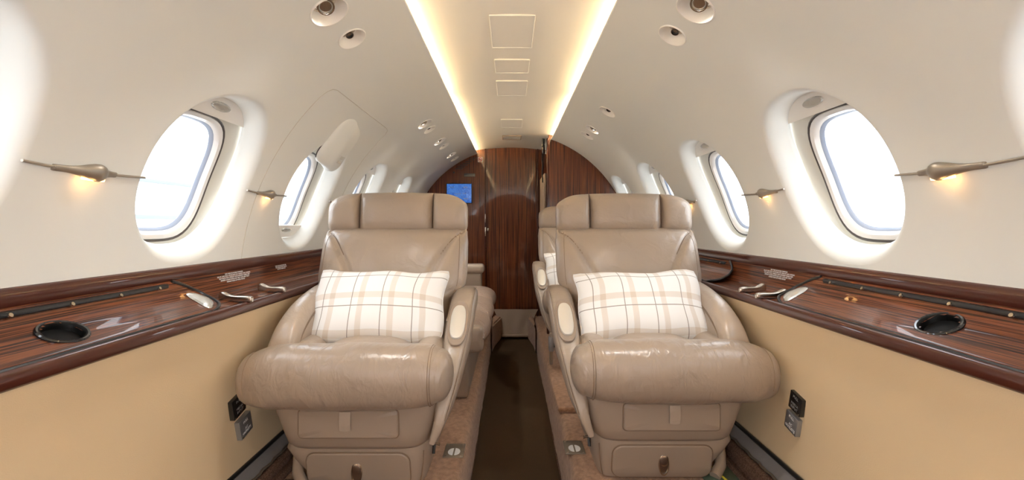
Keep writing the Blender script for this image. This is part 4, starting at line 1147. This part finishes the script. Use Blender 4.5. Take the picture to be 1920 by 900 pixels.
    # headrest in three sections
    def head(u0, u1, kind):
        def top(u): 
            q = abs(u-0.495)/0.30; return 0.140 - 0.012*q*q - (0.030*max(0, (q-0.62)/0.38)**2.6)
        def fn(s, t):
            sm = s; u = (u0+u1)/2 + s*(u1-u0)/2
            zt, zb = top(u), -0.036 + 0.003*((u-0.495)/0.3)**2
            # round the outer corners
            if kind:
                o_ = (s*kind+1)/2; u = u - kind*0.014*o_*max(0, abs(t))**5
            z = (zt+zb)/2 + t*(zt-zb)/2
            es = 6.5 if not kind else (3.0 if s*kind > 0 else 6.5)
            body = (max(0, 1-abs(s)**es)*max(0, 1-abs(t)**3.4))**0.5
            wrap = 0.030*max(0, (abs(u-0.495)-0.17)/0.13)**1.6
            d0 = 2.02 + (z)*0.10
            return Q(u, d0 - 0.060*body - 0.010 + wrap*0.2, z), Q(u, d0 + 0.055*body, z)
        return fn
    bm = bmesh.new(); inflate(bm, head(0.344, 0.654, 0), 40, 26); link('headrest', bm, M['leather'], root, angle=75)
    bm = bmesh.new(); inflate(bm, head(0.197, 0.343, -1), 26, 26); link('headrest_wing', bm, M['leather'], root, angle=75)
    bm = bmesh.new(); inflate(bm, head(0.655, 0.790, 1), 26, 26); link('headrest_wing', bm, M['leather'], root, angle=75)
    return root

def make_pillow(side, uc, d, zc, rot, label, seed=0, wd=0.475, ht=0.272):
    org = P(side*uc, d, zc)
    tilt = math.radians(33); upv = Vector((0, math.sin(tilt), math.cos(tilt))); nn = Vector((0, -math.cos(tilt), math.sin(tilt))); xx = Vector((1, 0, 0))
    c, s_ = math.cos(rot), math.sin(rot); X = xx*c + upv*s_; U = upv*c - xx*s_
    rnd = random.Random(seed); ph = [rnd.random()*6 for _ in range(4)]
    def fn(s, t):
        pin = 0.030
        x = s*wd/2*(1 - pin*1.6*(1-t*t)) ; y = t*ht/2*(1 - pin*(0.2 if t < 0 else 3.0)*(1-s*s))
        cr = max(0, abs(s)-0.86)/0.14*max(0, abs(t)-0.80)/0.20
        x *= 1-0.028*cr; y *= 1-0.055*cr
        y += 0.0045*math.sin(6*s+ph[0])*abs(t) + (0.008*(1-s*s)*(t-1)/2*-1*-1 if t < 0 else 0); x += 0.004*math.sin(5*t+ph[3])*abs(s)
        b_ = (max(0, 1-abs(s)**2.4)*max(0, 1-abs(t)**2.4))**0.55
        wr = 0.004*math.sin(9*s+ph[1]+3*t)*(1-b_) + 0.003*math.sin(7*t+ph[2])*(1-b_)
        th = 0.078*b_*(1+0.05*math.sin(4*s+ph[1])*math.cos(3*t+ph[2]))
        f = org + X*x + U*y + nn*(th + wr*min(1, 4*b_)); bk = org + X*x + U*y - nn*(th*0.45)
        return f, bk
    bm = bmesh.new(); inflate(bm, fn, 48, 32, uv=lambda s, t: (s*wd/2 + 0.5, t*ht/2 + 0.5))
    root = tag(link('throw_pillow', bm, M['plaid'], loc=org), label, 'pillow', 'white plaid cushions on the cabin seats')
    # piped edge
    bm = bmesh.new(); pts = []
    for k in range(120):
        q = k/120*4
        if q < 1: s, t = -1+2*q, -1
        elif q < 2: s, t = 1, -1+2*(q-1)
        elif q < 3: s, t = 1-2*(q-2), 1
        else: s, t = -1, 1-2*(q-3)
        pts.append(fn(s, t)[0])
    pts.append(pts[0]); tube(bm, pts, 0.0022, 6); link('piping', bm, M['paper'], root)
    return root

seat_l = make_seat(-1, 'beige leather seat on the left with plaid pillow, nearest on its side')
seat_r = make_seat(1, 'beige leather seat on the right with plaid pillow, nearest on its side')
seat_l.location += Vector((0.012, -0.05, 0))
pil_l = make_pillow(-1, 0.466, 1.622, -0.282, math.radians(-0.5), 'white plaid pillow leaning on the left seat', 3)
pil_r = make_pillow(1, 0.470, 1.665, -0.288, math.radians(1.5), 'white plaid pillow leaning on the right seat', 5, 0.468)

def copy_tree(o, parent=None):
    c = o.copy(); C.objects.link(c)
    if parent is not None: c.parent = parent
    for ch in list(o.children): copy_tree(ch, c)
    return c
seat3 = copy_tree(seat_r); seat3.location = seat_r.location + Vector((0, 1.26, 0)); seat3['label'] = 'beige leather seat half hidden behind the right front seat'
pil3 = copy_tree(pil_r); pil3.location = pil_r.location + Vector((-0.02, 1.26, 0.0)); pil3['label'] = 'plaid pillow mostly hidden on the seat behind the right front seat'

# ------------------------------------------------------------------ side facing divan behind the left seat
div = thing('divan', 'beige leather side divan along the left wall behind the left seat', 'sofa', P(-0.4, 2.85, FZ))
bm = bmesh.new(); rbox(bm, P(-0.79, 2.16, FZ), P(-0.20, 3.56, -0.58), 0.02, 3); link('base', bm, M['leather_dark'], div)
for k, (a, b_) in enumerate(((2.12, 2.58), (2.58, 3.04), (3.04, 3.48))):
    def fn(s, t, a=a, b_=b_):
        # s across the seat (s=-1 at the aisle edge), t along the divan; upper and lower sheets
        d = (a+b_)/2 + t*(b_-a)/2
        nose = 0.020*(1-abs(t)**2.2)
        u = 0.36 + s*(0.235+nose*0.5) - nose*0.5
        hh = (max(0, 1-abs(s)**4.5)*max(0, 1-abs(t)**(3.0 if k_ else 3.0)))**0.5
        return P(-u, d, -0.525+0.085*hh), P(-u, d, -0.525-0.060*hh)
    k_ = k
    bm = bmesh.new(); inflate(bm, fn, 30, 26); link('seat_cushion', bm, M['leather_wrinkled'], div)
    bm = bmesh.new(); rbox(bm, P(-0.765, a+0.01, -0.50), P(-0.62, b_-0.01, -0.08), 0.05, 4); link('back_cushion', bm, M['leather'], div)
bm = bmesh.new(); rbox(bm, P(-0.60, 2.105, -0.592), P(-0.128, 2.19, -0.470), 0.028, 4); link('end_panel', bm, M['leather'], div)
bm = bmesh.new(); rbox(bm, P(-0.62, 3.50, -0.56), P(-0.225, 3.60, -0.36), 0.02, 3); ar = link('armrest', bm, M['leather_dark'], div)
bm = bmesh.new(); rbox(bm, P(-0.63, 3.485, -0.372), P(-0.205, 3.61, -0.300), 0.028, 4); link('arm_pad', bm, M['leather'], ar)

# seat belt hardware between the right seats
t = thing('seat_belt', 'grey seat belt buckle hanging beside the far right seat', 'seat belt', P(0.23, 2.64, FZ))
bm = bmesh.new(); rbox(bm, P(0.222, 2.62, -0.80), P(0.240, 2.66, -0.62), 0.006); link('webbing', bm, M['leather_dark'], t)
bm = bmesh.new(); rbox(bm, P(0.216, 2.605, -0.72), P(0.244, 2.65, -0.64), 0.006); link('buckle', bm, M['grey_metal'], t)

# ------------------------------------------------------------------ outside: pale apron and a hangar
bm = bmesh.new(); rbox(bm, P(-60, -60, -2.6), P(60, 60, -2.4), 0); struct(link('ground', bm, M['concrete'], loc=P(0, 0, -2.5)))
bm = bmesh.new(); rbox(bm, P(-24, -40, -2.4), P(-18, 60, 2.25), 0.0)
hg = link('hangar', bm, M['hangar'], loc=P(-20, 10, -2.4)); tag(hg, 'pale long hangar seen through the left windows', 'building')
bm = bmesh.new(); rbox(bm, P(-18.05, -40, 2.12), P(-17.9, 60, 2.30), 0.02); rbox(bm, P(-18.05, -40, 0.30), P(-17.9, 60, 0.50), 0.02); link('wall_band', bm, M['hangar_band'], hg)
